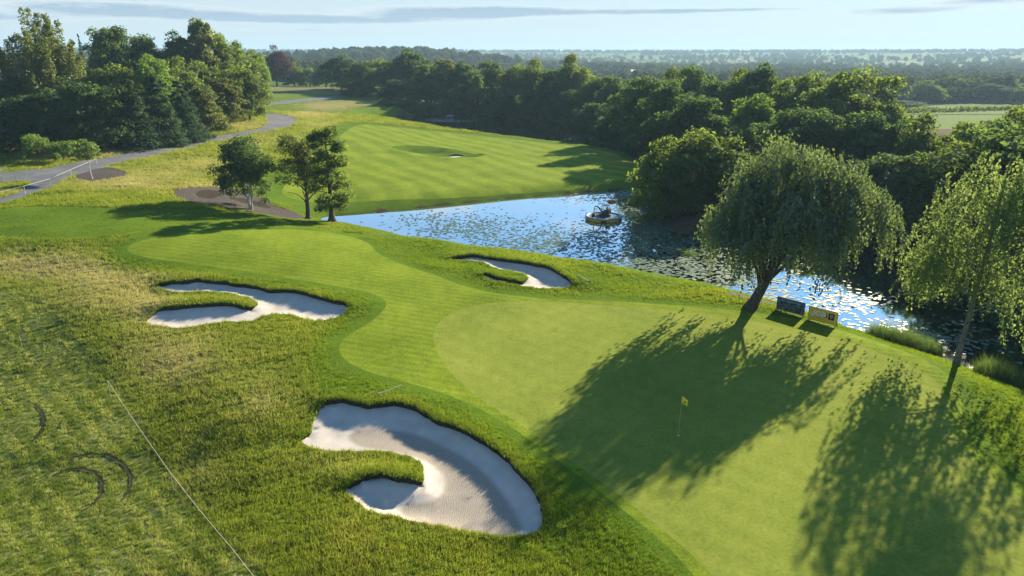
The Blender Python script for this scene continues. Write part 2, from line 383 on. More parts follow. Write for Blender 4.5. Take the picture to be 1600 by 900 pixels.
def attr_blobs(P3, blobs):
    px, py = project(P3[:, 0], P3[:, 1], P3[:, 2]); v = np.zeros(len(P3))
    for bx, by, rx, ry, am in blobs: v += am * np.exp(-(((px - bx) / rx) ** 2 + ((py - by) / ry) ** 2))
    return v
DRY = [(60, 415, 110, 22, .95), (190, 435, 80, 22, .7), (230, 480, 45, 30, .7), (130, 470, 90, 25, .5), (190, 287, 80, 10, .9), (320, 255, 60, 12, .55), (385, 225, 40, 8, .6), (385, 197, 35, 8, .8), (425, 146, 60, 6, .9), (510, 165, 60, 10, .8), (580, 160, 50, 5, .6), (480, 180, 35, 5, .9), (455, 215, 40, 8, .6),
       (0, 298, 30, 6, .9), (110, 240, 120, 8, 1.0), (690, 815, 45, 14, .55), (300, 565, 90, 50, .45), (310, 735, 45, 50, .4), (405, 630, 40, 30, .4), (470, 600, 60, 40, .25), (520, 725, 60, 20, .25), (240, 560, 70, 40, .4), (540, 350, 0.1, .1, 0), (250, 270, 100, 10, .5), (330, 290, 50, 8, .5), (450, 265, 30, 25, .4), (330, 300, 60, 12, .4), (500, 195, 40, 6, .6)]
LUSH = [(520, 560, 60, 40, .9), (560, 470, 50, 35, .9), (450, 440, 120, 14, .8), (560, 605, 80, 20, .8), (760, 680, 120, 60, .9), (900, 800, 120, 90, .9), (700, 420, 120, 30, .9), (950, 440, 200, 30, .9), (1300, 520, 200, 40, .8), (1560, 640, 80, 120, .9), (300, 345, 300, 22, .9), (60, 350, 120, 30, .8), (750, 310, 300, 18, .8), (480, 230, 60, 30, .4), (640, 380, 100, 22, .8), (250, 420, 90, 8, .6), (1000, 900, 100, 60, .7)]
FIELD = hit([-300, 0, 60, 130, 200, 250, 320, 420, 470], [430, 446, 462, 520, 600, 700, 790, 900, 980]); FIELD = np.vstack([FIELD, [[-10, 6], [-60, 4], [-90, 40]]])
def ground_attrs(P3):
    P = P3[:, :2]; n = len(P)
    dry = attr_blobs(P3, DRY); lush = attr_blobs(P3, LUSH)
    dry = np.clip(dry, 0, 1); lush = np.clip(lush, 0, 1)
    dF, _ = sdist(FAIR, P, 8); lush = np.maximum(lush, 1 - sstep(0.5, 3.2, dF))
    dry = dry * (1 - .7 * lush) * sstep(0.8, 3, dF)
    dW, _ = sdist(WATER, P, 8)
    lush = np.maximum(lush, (1 - sstep(2, 8, dW)) * .8)
    dFF, _ = sdist(FARF, P, 10); lush = np.maximum(lush, 1 - sstep(1, 7, dFF)); dry = dry * sstep(2, 8, dFF)
    d, _ = sdist(FIELD, P, 10); field = 1 - sstep(-1.5, 1.0, d)
    dB, _ = sdist(hit(np.array([q[0] for q in bare_px]), np.array([q[1] for q in bare_px])), P, 8)
    bare = np.maximum(1 - sstep(0.0, .8, dB), (1 - sstep(0.0, 0.5, dW)))
    right = ((P[:, 0] > 38) & (dW < 5)) | ((P[:, 1] > 60) & (P[:, 0] > 17 + 0.0 * P[:, 1]) & (dF > 20))
    # leaf litter under the woods
    wood = sstep(2, 8, P[:, 0] - (30 + 0.0 * P[:, 1])) * (P[:, 1] > 70) * (np.hypot(P[:, 0], P[:, 1]) < 260)
    lw = sstep(0, 6, -(P[:, 0] + 20 + 0.0)) * 0
    bare = np.maximum(bare, wood * .9)
    return {'dry': dry, 'lush': lush, 'field': field, 'bare': bare}

def link(o, parent=None):
    col.objects.link(o)
    if parent is not None: o.parent = parent
    return o
def tag(o, label=None, cat=None, group=None, kind=None):
    if label: o['label'] = label
    if cat: o['category'] = cat
    if group: o['group'] = group
    if kind: o['kind'] = kind
    return o
def mesh_np(name, V, F, mat=None, smooth=True, attrs=None, fattrs=None):
    """V (n,3), F (m,k) arrays"""
    me = bpy.data.meshes.new(name); V = np.asarray(V, np.float32); F = np.asarray(F, np.int32)
    k = F.shape[1]; me.vertices.add(len(V)); me.vertices.foreach_set('co', V.ravel())
    me.loops.add(F.size); me.loops.foreach_set('vertex_index', F.ravel())
    me.polygons.add(len(F)); me.polygons.foreach_set('loop_start', np.arange(0, F.size, k, dtype=np.int32))
    me.polygons.foreach_set('use_smooth', np.full(len(F), smooth))
    me.update(calc_edges=True)
    for dom, dct in (('POINT', attrs), ('FACE', fattrs)):
        for nm, v in (dct or {}).items():
            at_ = me.attributes.new(nm, 'FLOAT', dom); at_.data.foreach_set('value', np.asarray(v, np.float32))
    if mat: me.materials.append(mat)
    return me
def obj(name, me, parent=None, **t):
    o = bpy.data.objects.new(name, me); link(o, parent); return tag(o, **t)

# vertex normals of the whole sheet so that the seams between zones do not show
P3 = np.column_stack([V2, VZ])
fn = np.cross(P3[F[:, 1]] - P3[F[:, 0]], P3[F[:, 2]] - P3[F[:, 0]])
VN = np.zeros_like(P3)
for k in range(3): np.add.at(VN, F[:, k], fn)
VN /= np.linalg.norm(VN, axis=1)[:, None] + 1e-12
def submesh(name, mask, mat, zfun=None, attrs_fn=None, normals=True):
    f = F[mask]; ids, inv = np.unique(f, return_inverse=True); f = inv.reshape(-1, 3)
    v = P3[ids].copy()
    if zfun is not None: v[:, 2] = zfun[ids]
    me = mesh_np(name, v, f, mat, True, attrs_fn(v) if attrs_fn else None)
    if normals and zfun is None: me.normals_split_custom_set_from_vertices(VN[ids].tolist())
    return me

# ------------------------------------------------------------------ ground materials
def stripes(t, pos, dirx, diry, period, wobble=0.0, soft=0.15):
    """mowing lines running along (dirx, diry)"""
    L = math.hypot(dirx, diry); nx, ny = -diry / L, dirx / L
    s = t.add('ShaderNodeSeparateXYZ', {0: pos})
    u = t.math('ADD', t.math('MULTIPLY', s.outputs[0], nx), t.math('MULTIPLY', s.outputs[1], ny))
    if wobble: u = t.math('ADD', u, t.math('MULTIPLY', t.noise(pos, 0.02, 2.0), wobble))
    v = t.math('SINE', t.math('MULTIPLY', u, 2 * math.pi / period))
    return t.smooth(v, -0.5 - soft, 0.5 + soft)
def m_ground():
    t = new_mat('rough_grass_ground'); p = t.pos()
    dry, lush, field, bare = (t.attr(k) for k in ('dry', 'lush', 'field', 'bare'))
    n1 = t.noise(p, 0.35, 5.0, 0.6); n2 = t.noise(p, 2.2, 4.0, 0.6); n3 = t.noise(p, 9.0, 3.0, 0.6); nb = t.noise(p, 0.09, 3.0)
    base = t.ramp(t.math('ADD', t.math('MULTIPLY', n1, .6), t.math('MULTIPLY', n2, .4)), [(0.3, (.075, .125, .014)), (0.5, (.12, .175, .02)), (0.7, (.18, .21, .035))])
    strawc = t.ramp(n2, [(0.3, (.24, .21, .085)), (0.7, (.38, .33, .16))])
    lushc = t.ramp(t.math('ADD', t.math('MULTIPLY', n1, .5), t.math('MULTIPLY', n3, .5)), [(0.3, (.055, .11, .010)), (0.5, (.095, .165, .015)), (0.72, (.145, .22, .022))])
    dm = t.smooth(t.math('ADD', dry, t.math('MULTIPLY', t.math('SUBTRACT', n1, .5), 1.1)), .25, .85)
    c = t.mix(t.math('MULTIPLY', dm, .85), base, strawc)
    lm = t.smooth(t.math('ADD', lush, t.math('MULTIPLY', t.math('SUBTRACT', n1, .5), .7)), .3, .7)
    c = t.mix(lm, c, lushc)
    # cut field at the lower left: paler rows of lying grass
    a = hit([20], [500])[0]; b = hit([270], [760])[0]; d_ = b - a
    st = stripes(t, p, d_[0], d_[1], 1.15, 1.0, .4)
    fc = t.mix(t.math('MULTIPLY', st, n2), t.ramp(n2, [(.3, (.075, .11, .026)), (.7, (.17, .20, .055))]), (.27, .27, .11))
    c = t.mix(field, c, fc)
    soil = t.ramp(n2, [(.3, (.05, .036, .025)), (.7, (.10, .078, .05))])
    c = t.mix(t.smooth(t.math('ADD', bare, t.math('MULTIPLY', t.math('SUBTRACT', n2, .5), .5)), .35, .7), c, soil)
    # farmland beyond the course: patchwork of fields
    ln = t.add('ShaderNodeVectorMath', {0: p}, operation='LENGTH').outputs['Value']
    vor = t.add('ShaderNodeTexVoronoi', {'Vector': t.scaled(p, (.0045, .0065, 0), (0, 0, .4)), 'Scale': 1.0, 'Randomness': .9})
    vc = t.add('ShaderNodeSeparateColor', {0: vor.outputs['Color']}).outputs[0]
    farm = t.ramp(vc, [(0.0, (.075, .13, .025)), (.35, (.10, .17, .03)), (.6, (.14, .20, .045)), (.8, (.19, .19, .08)), (1.0, (.09, .15, .03))], 'CONSTANT')
    c = t.mix(t.smooth(ln, 250, 330), c, farm)
    bmp = t.math('ADD', t.math('MULTIPLY', n2, .6), t.math('MULTIPLY', n3, .5))
    return finish(t, principled(t, c, .95, .02, bmp, .55, .12))
def m_mown(name, cols, st=None, fine=14.0, bs=.15):
    t = new_mat(name); p = t.pos()
    n1 = t.noise(p, .16, 4.0, .6); n2 = t.noise(p, 1.3, 4.0, .6); n3 = t.noise(p, fine, 2.0, .6)
    f = t.math('ADD', t.math('MULTIPLY', n1, .35), t.math('ADD', t.math('MULTIPLY', n2, .25), t.math('MULTIPLY', n3, .4)))
    c = t.ramp(f, [(.38, cols[0]), (.5, cols[1]), (.62, cols[2])])
    if st:
        s = None
        for (dx, dy, per, wb, k) in st:
            v = stripes(t, p, dx, dy, per, wb)
            c = t.mix(t.math('MULTIPLY', v, k), c, t.mix(1.0, c, (1.6, 1.45, 1.5), 'MULTIPLY'))
    return finish(t, principled(t, c, .95, .02, t.math('ADD', n3, t.math('MULTIPLY', n2, .3)), bs, .03))
def m_sand():
    t = new_mat('bunker_sand'); p = t.pos(); rk = t.attr('raked')
    n1 = t.noise(p, 1.2, 4.0); n2 = t.noise(p, 30.0, 3.0, .7)
    c = t.ramp(t.math('ADD', t.math('MULTIPLY', n1, .5), t.math('MULTIPLY', n2, .5)), [(.3, (.48, .44, .385)), (.7, (.64, .60, .545))])
    rl = t.add('ShaderNodeTexWave', {'Vector': p, 'Scale': 3.4, 'Distortion': 12.0, 'Detail': 3.0, 'Detail Scale': 1.2}).outputs[1]
    rc = t.mix(t.math('MULTIPLY', rl, n2), (.31, .27, .22), (.55, .50, .43))
    m = t.smooth(t.math('ADD', rk, t.math('MULTIPLY', t.math('SUBTRACT', n2, .5), .25)), .38, .62)
    c = t.mix(m, c, rc)
    bmp = t.math('ADD', t.math('MULTIPLY', n2, .6), t.math('MULTIPLY', t.math('MULTIPLY', rl, m), .5))
    return finish(t, principled(t, c, .95, .05, bmp, .4, .02))
def m_simple(name, ramp_cols, scale=3.0, rough=.85, spec=.3, bstr=.3, bd=.03, metallic=0.0):
    t = new_mat(name); co = t.add('ShaderNodeTexCoord').outputs['Object']; n = t.noise(co, scale, 4.0, .6)
    return finish(t, principled(t, t.ramp(n, [(.3, ramp_cols[0]), (.7, ramp_cols[1])]), rough, spec, n, bstr, bd, Metallic=metallic))
GROUND = m_ground()
# direction of the mowing on the two fairways
FAIRM = m_mown('fairway_turf', [(.092, .148, .012), (.148, .212, .018), (.205, .268, .026)], [(1, -.27, .8, .6, .25)], 7.0, .18)
GREENM = m_mown('putting_green_turf', [(.142, .195, .028), (.195, .245, .038), (.25, .288, .052)], [(1, -.9, 1.6, 3.0, .10), (1, 1.1, 1.6, 3.0, .06)], 6.0, .15)
FARM_ = m_mown('far_fairway_turf', [(.105, .168, .015), (.155, .222, .021), (.205, .27, .03)], [(1, -1.7, 5.2, 18.0, .42)], 8.0, .12)
SAND = m_sand()
ASPH = m_simple('path_asphalt', [(.10, .108, .122), (.17, .178, .19)], 0.5, .9, .25, .25, .02)
MULCH = m_simple('bark_mulch', [(.045, .038, .034), (.115, .098, .09)], 5.0, .95, .15, .9, .1)
SOIL = m_simple('dark_soil', [(.02, .017, .010), (.05, .042, .022)], 6.0, .95, .15, .8, .06)

zi = {nm: i + 1 for i, (nm, p) in enumerate(ZONES)}
obj('ground', submesh('ground', (ZID == 0) | (ZID == zi['far_hollow']), GROUND, None, ground_attrs), label='rough grass ground with straw coloured patches around the fairways', kind='structure')
obj('fairway', submesh('fairway', ZID == zi['fairway'], FAIRM), label='striped fairway and collar leading to the putting green', kind='structure')
obj('putting_green', submesh('putting_green', ZID == zi['green'], GREENM), label='smooth pale putting green around the yellow flag', kind='structure')
obj('far_fairway', submesh('far_fairway', ZID == zi['far_fairway'], FARM_), label='broadly striped far fairway across the pond', kind='structure')
obj('cart_path', submesh('cart_path', ZID == zi['path'], ASPH), label='grey asphalt cart path winding along the wood', kind='structure')
obj('cart_path', submesh('cart_path', ZID == zi['path2'], ASPH), label='far stretch of cart path beyond the bend', kind='structure')
for nm, lb in (('mulch1', 'dark mulch bed around the lone young tree by the path'), ('mulch2', 'dark mulch bed curving under the three pond trees'), ('mulch3', 'narrow mulch strip at the foot of the weeping tree')):
    obj('mulch_bed', submesh('mulch_bed', ZID == zi[nm], MULCH), label=lb, kind='structure')
for nm, lb in (('hollow', 'dark wet hollow in the pond side mulch bed'), ('hollow2', 'dark muddy hollow under the white trunked tree')): obj('mud_hollow', submesh('mud_hollow', ZID == zi[nm], SOIL), label=lb, kind='structure')
BLAB = ['long left sand bunker with a grass tongue', 'large foreground sand bunker with a grass tongue', 'sand bunker on the bank beside the pond', 'small sand bunker in the far fairway']
for k in range(4):
    def ra(v, k=k):
        if k == 1:
            d, _ = sdist(RAKED, v[:, :2], 4); return {'raked': np.clip(.5 - d / 1.6, 0, 1)}
        d, _ = sdist(BUNK[k], v[:, :2], 6); return {'raked': np.clip((-d - 1.6) / .8, 0, .8)}
    SZ = sand_level(k)
    sob = obj('bunker_sand', submesh('bunker_sand', ZID == zi['bunker%d' % (k + 1)], SAND, SZ, ra), label=BLAB[k], kind='structure')
    # the cut soil face between turf edge and sand
    b = BUNK[k]; n = len(b)
    nn = np.array([((V2 - q) ** 2).sum(1).argmin() for q in b]); zt = VZ[nn] + .004; zb = SZ[nn] - .04
    v = np.vstack([np.column_stack([b, zt]), np.column_stack([b, zb])]); i = np.arange(n); j = (i + 1) % n
    obj('soil_face', mesh_np('soil_face', v, np.stack([i, j, j + n, i + n], 1), SOIL), sob)

# ------------------------------------------------------------------ water
def m_water():
    t = new_mat('pond_water'); p = t.pos()
    rp = [float(v) for v in at(718, 187, WL)]
    s = t.add('ShaderNodeSeparateXYZ', {0: p})
    dx = t.math('DIVIDE', t.math('SUBTRACT', s.outputs[0], rp[0]), 16.0); dy = t.math('DIVIDE', t.math('SUBTRACT', s.outputs[1], rp[1]), 12.0)
    patch = t.smooth(t.math('ADD', t.math('MULTIPLY', dx, dx), t.math('MULTIPLY', dy, dy)), 1.0, .3)
    n = t.noise(t.scaled(p, (1.2, 1.2, 1)), 1.6, 3.0, .6); n2 = t.noise(p, .25, 2.0)
    st = t.math('ADD', t.math('MULTIPLY', n2, .02), t.math('MULTIPLY', patch, .7))
    b = t.add('ShaderNodeBump', {'Strength': st, 'Distance': .25, 'Height': n}).outputs[0]
    body = t.add('ShaderNodeBsdfPrincipled', {'Base Color': (.012, .026, .026, 1), 'Roughness': .05, 'IOR': 1.33, 'Normal': b})
    mir = t.add('ShaderNodeBsdfGlossy', {'Color': (.92, .96, 1, 1), 'Roughness': .03, 'Normal': b})
    lw = t.add('ShaderNodeFresnel', {'IOR': 1.5, 'Normal': b}).outputs[0]
    return finish(t, t.add('ShaderNodeMixShader', {0: t.math('ADD', .55, lw, None, True), 1: body.outputs[0], 2: mir.outputs[0]}))
WATERM = m_water()
wq = WATER
lo, hi = wq.min(0), wq.max(0)
vv = [Vector(q) for q in resample(wq, lambda a: .02 * np.hypot(*a)).tolist()]
r_ = delaunay_2d_cdt(vv, [(i, (i + 1) % len(vv)) for i in range(len(vv))], [], 1, 1e-4)
wv = np.array([(q.x, q.y, WL) for q in r_[0]]); wf = np.array([f for f in r_[2] if len(f) == 3])
a_, b_, c_ = wv[wf[:, 0]], wv[wf[:, 1]], wv[wf[:, 2]]
flip = np.cross(b_ - a_, c_ - a_)[:, 2] < 0; wf[flip] = wf[flip][:, ::-1]
# the sheet runs a little under the banks
cen = wv[:, :2]; d_, V_ = sdist(WATER, cen * 1.0, 5)
WM = mesh_np('pond_water', wv, wf, WATERM, False)
obj('pond_water', WM, label='calm pond reflecting the sky between the fairways', kind='structure')

# ------------------------------------------------------------------ foliage materials
def m_leaf(name, dark, light, trans, tk=.5, gloss=.02, rnd=.25):
    t = new_mat(name)
    tone = t.attr('tone'); oi = t.add('ShaderNodeObjectInfo').outputs['Random']
    f = t.math('ADD', t.math('MULTIPLY', tone, 1 - rnd), t.math('MULTIPLY', oi, rnd))
    c = t.ramp(f, [(0.05, dark), (.95, light)])
    tc = t.mix(f, (*[v * .6 for v in trans], 1), (*trans, 1))
    d = t.add('ShaderNodeBsdfDiffuse', {'Color': c}); tr = t.add('ShaderNodeBsdfTranslucent', {'Color': tc})
    m = t.add('ShaderNodeMixShader', {0: tk, 1: d.outputs[0], 2: tr.outputs[0]})
    g = t.add('ShaderNodeBsdfGlossy', {'Color': (.9, .95, 1, 1), 'Roughness': .6})
    return finish(t, t.add('ShaderNodeMixShader', {0: gloss, 1: m.outputs[0], 2: g.outputs[0]}))
LEAF = {
    'oak': m_leaf('oak_leaves', (.030, .074, .016), (.10, .168, .034), (.34, .46, .055)),
    'green': m_leaf('bright_leaves', (.042, .105, .016), (.13, .23, .036), (.38, .56, .06)),
    'dark': m_leaf('dark_leaves', (.018, .058, .022), (.062, .128, .040), (.21, .34, .06)),
    'pine': m_leaf('pine_needles', (.018, .058, .030), (.058, .120, .052), (.15, .25, .08), .45),
    'olive': m_leaf('olive_leaves', (.046, .072, .016), (.125, .165, .042), (.36, .42, .07)),
    'copper': m_leaf('copper_leaves', (.028, .012, .015), (.07, .030, .030), (.16, .05, .04), .4),
    'willow': m_leaf('weeping_leaves', (.026, .060, .020), (.105, .158, .052), (.25, .35, .07), .42, .08),
    'birch': m_leaf('birch_leaves', (.046, .10, .026), (.13, .20, .055), (.34, .46, .10), .5),
    'poplar': m_leaf('poplar_leaves', (.046, .078, .020), (.14, .175, .05), (.36, .44, .08)),
}
BARK = m_simple('grey_brown_bark', [(.045, .035, .026), (.12, .095, .07)], 6.0, .9, .2, .8, .04)
WBARK = m_simple('white_birch_bark', [(.30, .28, .25), (.72, .70, .66)], 5.0, .8, .2, .4, .02)
FARLEAF = m_leaf('distant_leaves', (.03, .05, .016), (.09, .115, .03), (.13, .17, .03), .38, .02, .5)

# ------------------------------------------------------------------ tree builders
def unit(v): return v / (np.linalg.norm(v, axis=-1, keepdims=True) + 1e-9)
def leaf_mesh(name, P, N, S, tone, mat, rng, aspect=.6, droop=None):
    n = len(P); N = unit(N); r = rng.normal(size=(n, 3))
    if droop is not None: r = np.tile(droop, (n, 1)) + .35 * r
    t1 = unit(r - (r * N).sum(1, keepdims=True) * N); t2 = np.cross(N, t1)
    S = np.asarray(S)[:, None]
    V = np.stack([P + t1 * S, P + t2 * S * aspect + N * S * .12, P - t1 * S, P - t2 * S * aspect + N * S * .12], 1).reshape(-1, 3)
    F_ = np.arange(4 * n).reshape(-1, 4)
    return mesh_np(name, V, F_, mat, False, None, {'tone': np.clip(tone, 0, 1)})
class Tubes:
    def __init__(s): s.V, s.F, s.n = [], [], 0
    def add(s, path, radii, sides=7):
        path = np.asarray(path, float); radii = np.asarray(radii, float); m = len(path)
        tan = unit(np.gradient(path, axis=0)); ref = np.where(np.abs(tan[:, 2:3]) > .9, [[1., 0, 0]], [[0, 0, 1.]])
        a = unit(np.cross(tan, ref)); b = np.cross(tan, a); th = np.arange(sides) * 2 * math.pi / sides
        R = path[:, None] + radii[:, None, None] * (np.cos(th)[None, :, None] * a[:, None] + np.sin(th)[None, :, None] * b[:, None])
        s.V.append(R.reshape(-1, 3)); i = np.arange(m - 1)[:, None] * sides; j = np.arange(sides)[None]; k = (j + 1) % sides
        s.F.append((np.stack([i + j, i + k, i + sides + k, i + sides + j], -1) + s.n).reshape(-1, 4)); s.n += m * sides
    def mesh(s, name, mat): return mesh_np(name, np.concatenate(s.V), np.concatenate(s.F), mat)
def limb(a, b, rng, sag=.12, n=5, up=.15):
    t = np.linspace(0, 1, n)[:, None]; L = np.linalg.norm(b - a)
    return a + (b - a) * t + np.sin(t * math.pi) * (np.array([0, 0, up * L]) + rng.normal(0, sag * L, 3) * .6)
def trunk_tubes(h, r0, lean, targets, rng, split=.35, top=.75, flare=1.5, sides=8):
    T = Tubes(); n = 8; t = np.linspace(0, 1, n); lean = np.asarray(lean, float)
    path = np.stack([lean[0] * t ** 1.2, lean[1] * t ** 1.2, h * top * t], 1); path[1:, :2] += rng.normal(0, .02 * h * .3, (n - 1, 2))
    rad = r0 * (1 - .82 * t); rad[0] *= flare
    pf = np.vstack([path[0] - [0, 0, .3], path[0], path[0] + (path[1] - path[0]) * .25, path[1:]]); rf = np.concatenate([[rad[0] * 1.1], [rad[0]], [r0 * .98], rad[1:]])
    T.add(pf, rf, sides)
    for tg in targets:
        k = np.clip(split + (1 - split) * rng.uniform(0, .9) * np.clip(tg[2] / (h * top), .2, 1), 0, .98)
        a = np.array([np.interp(k, t, path[:, c]) for c in range(3)])
        if a[2] > tg[2]: a = np.array([np.interp(max(.2, k - .35), t, path[:, c]) for c in range(3)])
        L = np.linalg.norm(tg - a); rr = max(.03, r0 * (.18 + .25 * (1 - k)) * min(1, L / 5 + .3))
        T.add(limb(a, tg, rng), rr * np.linspace(1, .2, 5), 5)
    return T
def broad(rng, h, w, base, n_cl, per, leaf, shape=1.0, cl=.26, jit=.10, low=-.55, taper=0.0, inner=.2, skirt=0.0):
    """clumped crown: centres spread through the crown's volume, leaves on each clump's shell"""
    rz = (h - base) / 2; cz = base + rz
    d = unit(rng.normal(size=(n_cl * 3, 3))); d = d[d[:, 2] > low][:n_cl]; n = len(d)
    rad = rng.uniform(.62, .98, n); rad[:int(n * inner)] *= .55
    C = d * rad[:, None]
    wz = np.sqrt(np.clip(1 - taper * np.clip(C[:, 2], 0, 1), .2, 1))
    R = w / 2 * cl * rng.uniform(.7, 1.35, n)
    if skirt: C[:, :2] *= np.where(C[:, 2] < 0, 1 + skirt * np.abs(C[:, 2]) * 1.6, 1)[:, None]
    C = C * [w / 2 * (1 - cl * .6), w / 2 * (1 - cl * .6), rz * (1 - cl * .5)]; C[:, :2] *= wz[:, None]; C += rng.normal(0, jit * w * .5, C.shape); C[:, 2] += cz
    C[:, 2] = np.maximum(C[:, 2], base * .9)
    k = np.repeat(np.arange(n), per); m = len(k)
    u = unit(rng.normal(size=(m, 3))); u[:, 2] = np.where(u[:, 2] < -.45, -u[:, 2], u[:, 2])
    rr = R[k] * rng.uniform(.45, 1.08, m) ** .7
    P = C[k] + u * rr[:, None] * [1, 1, .72] + rng.normal(0, .05 * w * .3, (m, 3))
    N = u * .8 + [0, 0, .45] + rng.normal(0, .55, (m, 3))
    tone = np.clip(.5 + .22 * rng.normal(size=n)[k] + .15 * rng.normal(size=m), 0, 1)
    S = leaf * rng.uniform(.6, 1.25, m)
    return C, P, N, S, tone
def thing_tree(name, tm, cm):
    e = bpy.data.objects.new(name, None); e.empty_display_size = .5
    for nm, me in (('trunk', tm), ('crown', cm)):
        o = bpy.data.objects.new(nm, me); o.parent = e
    return e
PROTO = {}
def proto_broad(key, seed, h, w, base, n_cl, per, leaf, kind, **kw):
    rng = np.random.default_rng(seed)
    C, P, N, S, tone = broad(rng, h, w, base, n_cl, per, leaf, **kw)
    T = trunk_tubes(h, .022 * h, rng.normal(0, .03 * h, 2), C[rng.choice(len(C), min(16, len(C)), False)], rng)
    PROTO[key] = (T.mesh(key + '_trunk', BARK), leaf_mesh(key + '_crown', P, N, S, tone, LEAF[kind], rng), h, w)
proto_broad('oakA', 1, 18, 15, .9, 110, 150, .34, 'oak', low=-.8)
proto_broad('oakB', 2, 18, 14, .6, 100, 160, .34, 'oak', cl=.28, taper=.3, low=-.9, skirt=.6)
proto_broad('oakC', 3, 19, 13, .6, 110, 150, .32, 'dark', cl=.25, low=-.9, skirt=.6)
proto_broad('ashA', 4, 17, 12, .6, 100, 150, .32, 'green', cl=.26, taper=.4, low=-.9, skirt=.6)
proto_broad('ashB', 5, 18, 11, .5, 100, 150, .32, 'olive', cl=.26, taper=.5, low=-.95, skirt=.6)
proto_broad('darkA', 6, 18, 13, .4, 100, 160, .34, 'dark', cl=.28, taper=.3, low=-.95, skirt=.6)
proto_broad('copper', 7, 19, 17, 1.0, 100, 150, .36, 'copper', cl=.26, low=-.9)
proto_broad('paleA', 8, 14, 9, .6, 80, 150, .26, 'birch', cl=.24, taper=.6, low=-.9)
proto_broad('thicket', 10, 6, 8, .1, 50, 120, .26, 'dark', cl=.34, low=-.9, skirt=.6)
proto_broad('bush', 9, 4, 5, .2, 34, 110, .16, 'green', cl=.34, low=-.3)
def proto_pine(key, seed, h, w, kind, tiers=15, layered=False, per=120, leaf=.34, base=.06):
    rng = np.random.default_rng(seed); C = []; R = []
    for i in range(tiers):
        f = i / (tiers - 1); z = h * (base + (1 - base) * f * .97); rad = w / 2 * ((1 - f) ** .8 * .95 + .07) * (1 if not layered else rng.uniform(.65, 1.15))
        m = max(2, int((10 if not layered else 7) * (1 - f) + 2))
        for a in np.linspace(0, 6.28, m, endpoint=False) + rng.uniform(0, 6.28):
            q = rad * rng.uniform(.45, .95)
            C.append((q * math.cos(a), q * math.sin(a), z - q * .12 + rng.normal(0, .02 * h))); R.append(max(.6, rad * rng.uniform(.38, .62)))
    C = np.array(C); R = np.array(R); n = len(C); k = np.repeat(np.arange(n), per); m = len(k)
    u = unit(rng.normal(size=(m, 3))); rr = R[k] * rng.uniform(.3, 1.1, m)
    fl = .30 if layered else .62
    P = C[k] + u * rr[:, None] * [1, 1, fl]; out = unit(C * [1, 1, 0] + 1e-6)[k]
    P[:, 2] -= .10 * rr
    N = u * .5 + [0, 0, .8] + rng.normal(0, .45, (m, 3)); tone = np.clip(.45 + .2 * rng.normal(size=n)[k] + .15 * rng.normal(size=m), 0, 1)
    T = Tubes(); zz = np.linspace(-.3, h * .97, 8); T.add(np.stack([zz * 0 + rng.normal(0, .04, 8), zz * 0, zz], 1), .018 * h * (1.05 - zz / h), 7)
    for c in C[rng.choice(n, 26, False)]: T.add(limb(np.array([0, 0, c[2] - .1]), c, rng, .04, 4, -.03), np.linspace(.09, .03, 4), 4)
    PROTO[key] = (T.mesh(key + '_trunk', BARK), leaf_mesh(key + '_crown', P, N, leaf * rng.uniform(.6, 1.3, m), tone, LEAF[kind], rng, .38), h, w)
proto_pine('pineA', 21, 17, 9, 'pine')
proto_pine('pineB', 22, 17, 8, 'pine', tiers=17)
proto_broad('cedar', 23, 23, 17, 1.0, 130, 140, .33, 'dark', cl=.2, taper=.7, low=-.9, skirt=.5)
# tall poplar-like tree of upright plumes
rng = np.random.default_rng(31); C = []; R = []
for i in range(42):
    a, q = rng.uniform(0, 6.28), 8.5 * math.sqrt(rng.uniform(0.02, 1)); top = 25 - .95 * q ** 1.15 + rng.normal(0, 1.6); b0 = rng.uniform(1, 4)
    for f in np.linspace(0, 1, 15):
        z = b0 + (top - b0) * f; s = .55 + .45 * f
        C.append((q * s * math.cos(a), q * s * math.sin(a), z)); R.append(1.7 * (1 - f) ** .6 + .6)
C, R = np.array(C), np.array(R); k = np.repeat(np.arange(len(C)), 62); m = len(k); u = unit(rng.normal(size=(m, 3)))
P = C[k] + u * (R[k] * rng.uniform(.4, 1.15, m))[:, None] * [1, 1, 1.3]
T = trunk_tubes(22, .5, (0.3, 0), C[rng.choice(len(C), 24, False)], rng, .15)
PROTO['poplar'] = (T.mesh('poplar_trunk', BARK), leaf_mesh('poplar_crown', P, u * .7 + [0, 0, .3] + rng.normal(0, .6, (m, 3)), .27 * rng.uniform(.6, 1.25, m), .5 + .2 * rng.normal(size=len(C))[k] + .15 * rng.normal(size=m), LEAF['poplar'], rng), 25, 18)

def place_tree(key, x, y, h, w, name, label, group=None, rot=None, z=None, cat='tree'):
    tm, cm, h0, w0 = PROTO[key]
    e = bpy.data.objects.new(name, None); link(e); tag(e, label, cat, group)
    e.location = (x, y, float(H_ground([x], [y])[0]) if z is None else z); e.scale = (w / w0, w / w0, h / h0)
    e.rotation_euler = (0, 0, random.uniform(0, 6.28) if rot is None else rot)
    for nm, me in (('trunk', tm), ('crown', cm)):
        o = bpy.data.objects.new(nm, me); link(o, e)
    return e
def spot(px, Y, top, wpx):
    """ground distance Y and the photo column, top row and width -> x, height, width"""
    gz = -1.0; x = (px - 800) / FPX * (Y * CP + 10 * SP)
    for _ in range(2):
        gz = float(H_ground([x], [Y])[0]); v = (450 - top) / FPX
        tz = CAM_H + Y * (-SP + v * CP) / (CP + v * SP)
        dep = Y * CP - ((gz + tz) / 2 - CAM_H) * SP; x = (px - 800) / FPX * dep
    return x, Y, tz - gz, wpx / FPX * dep

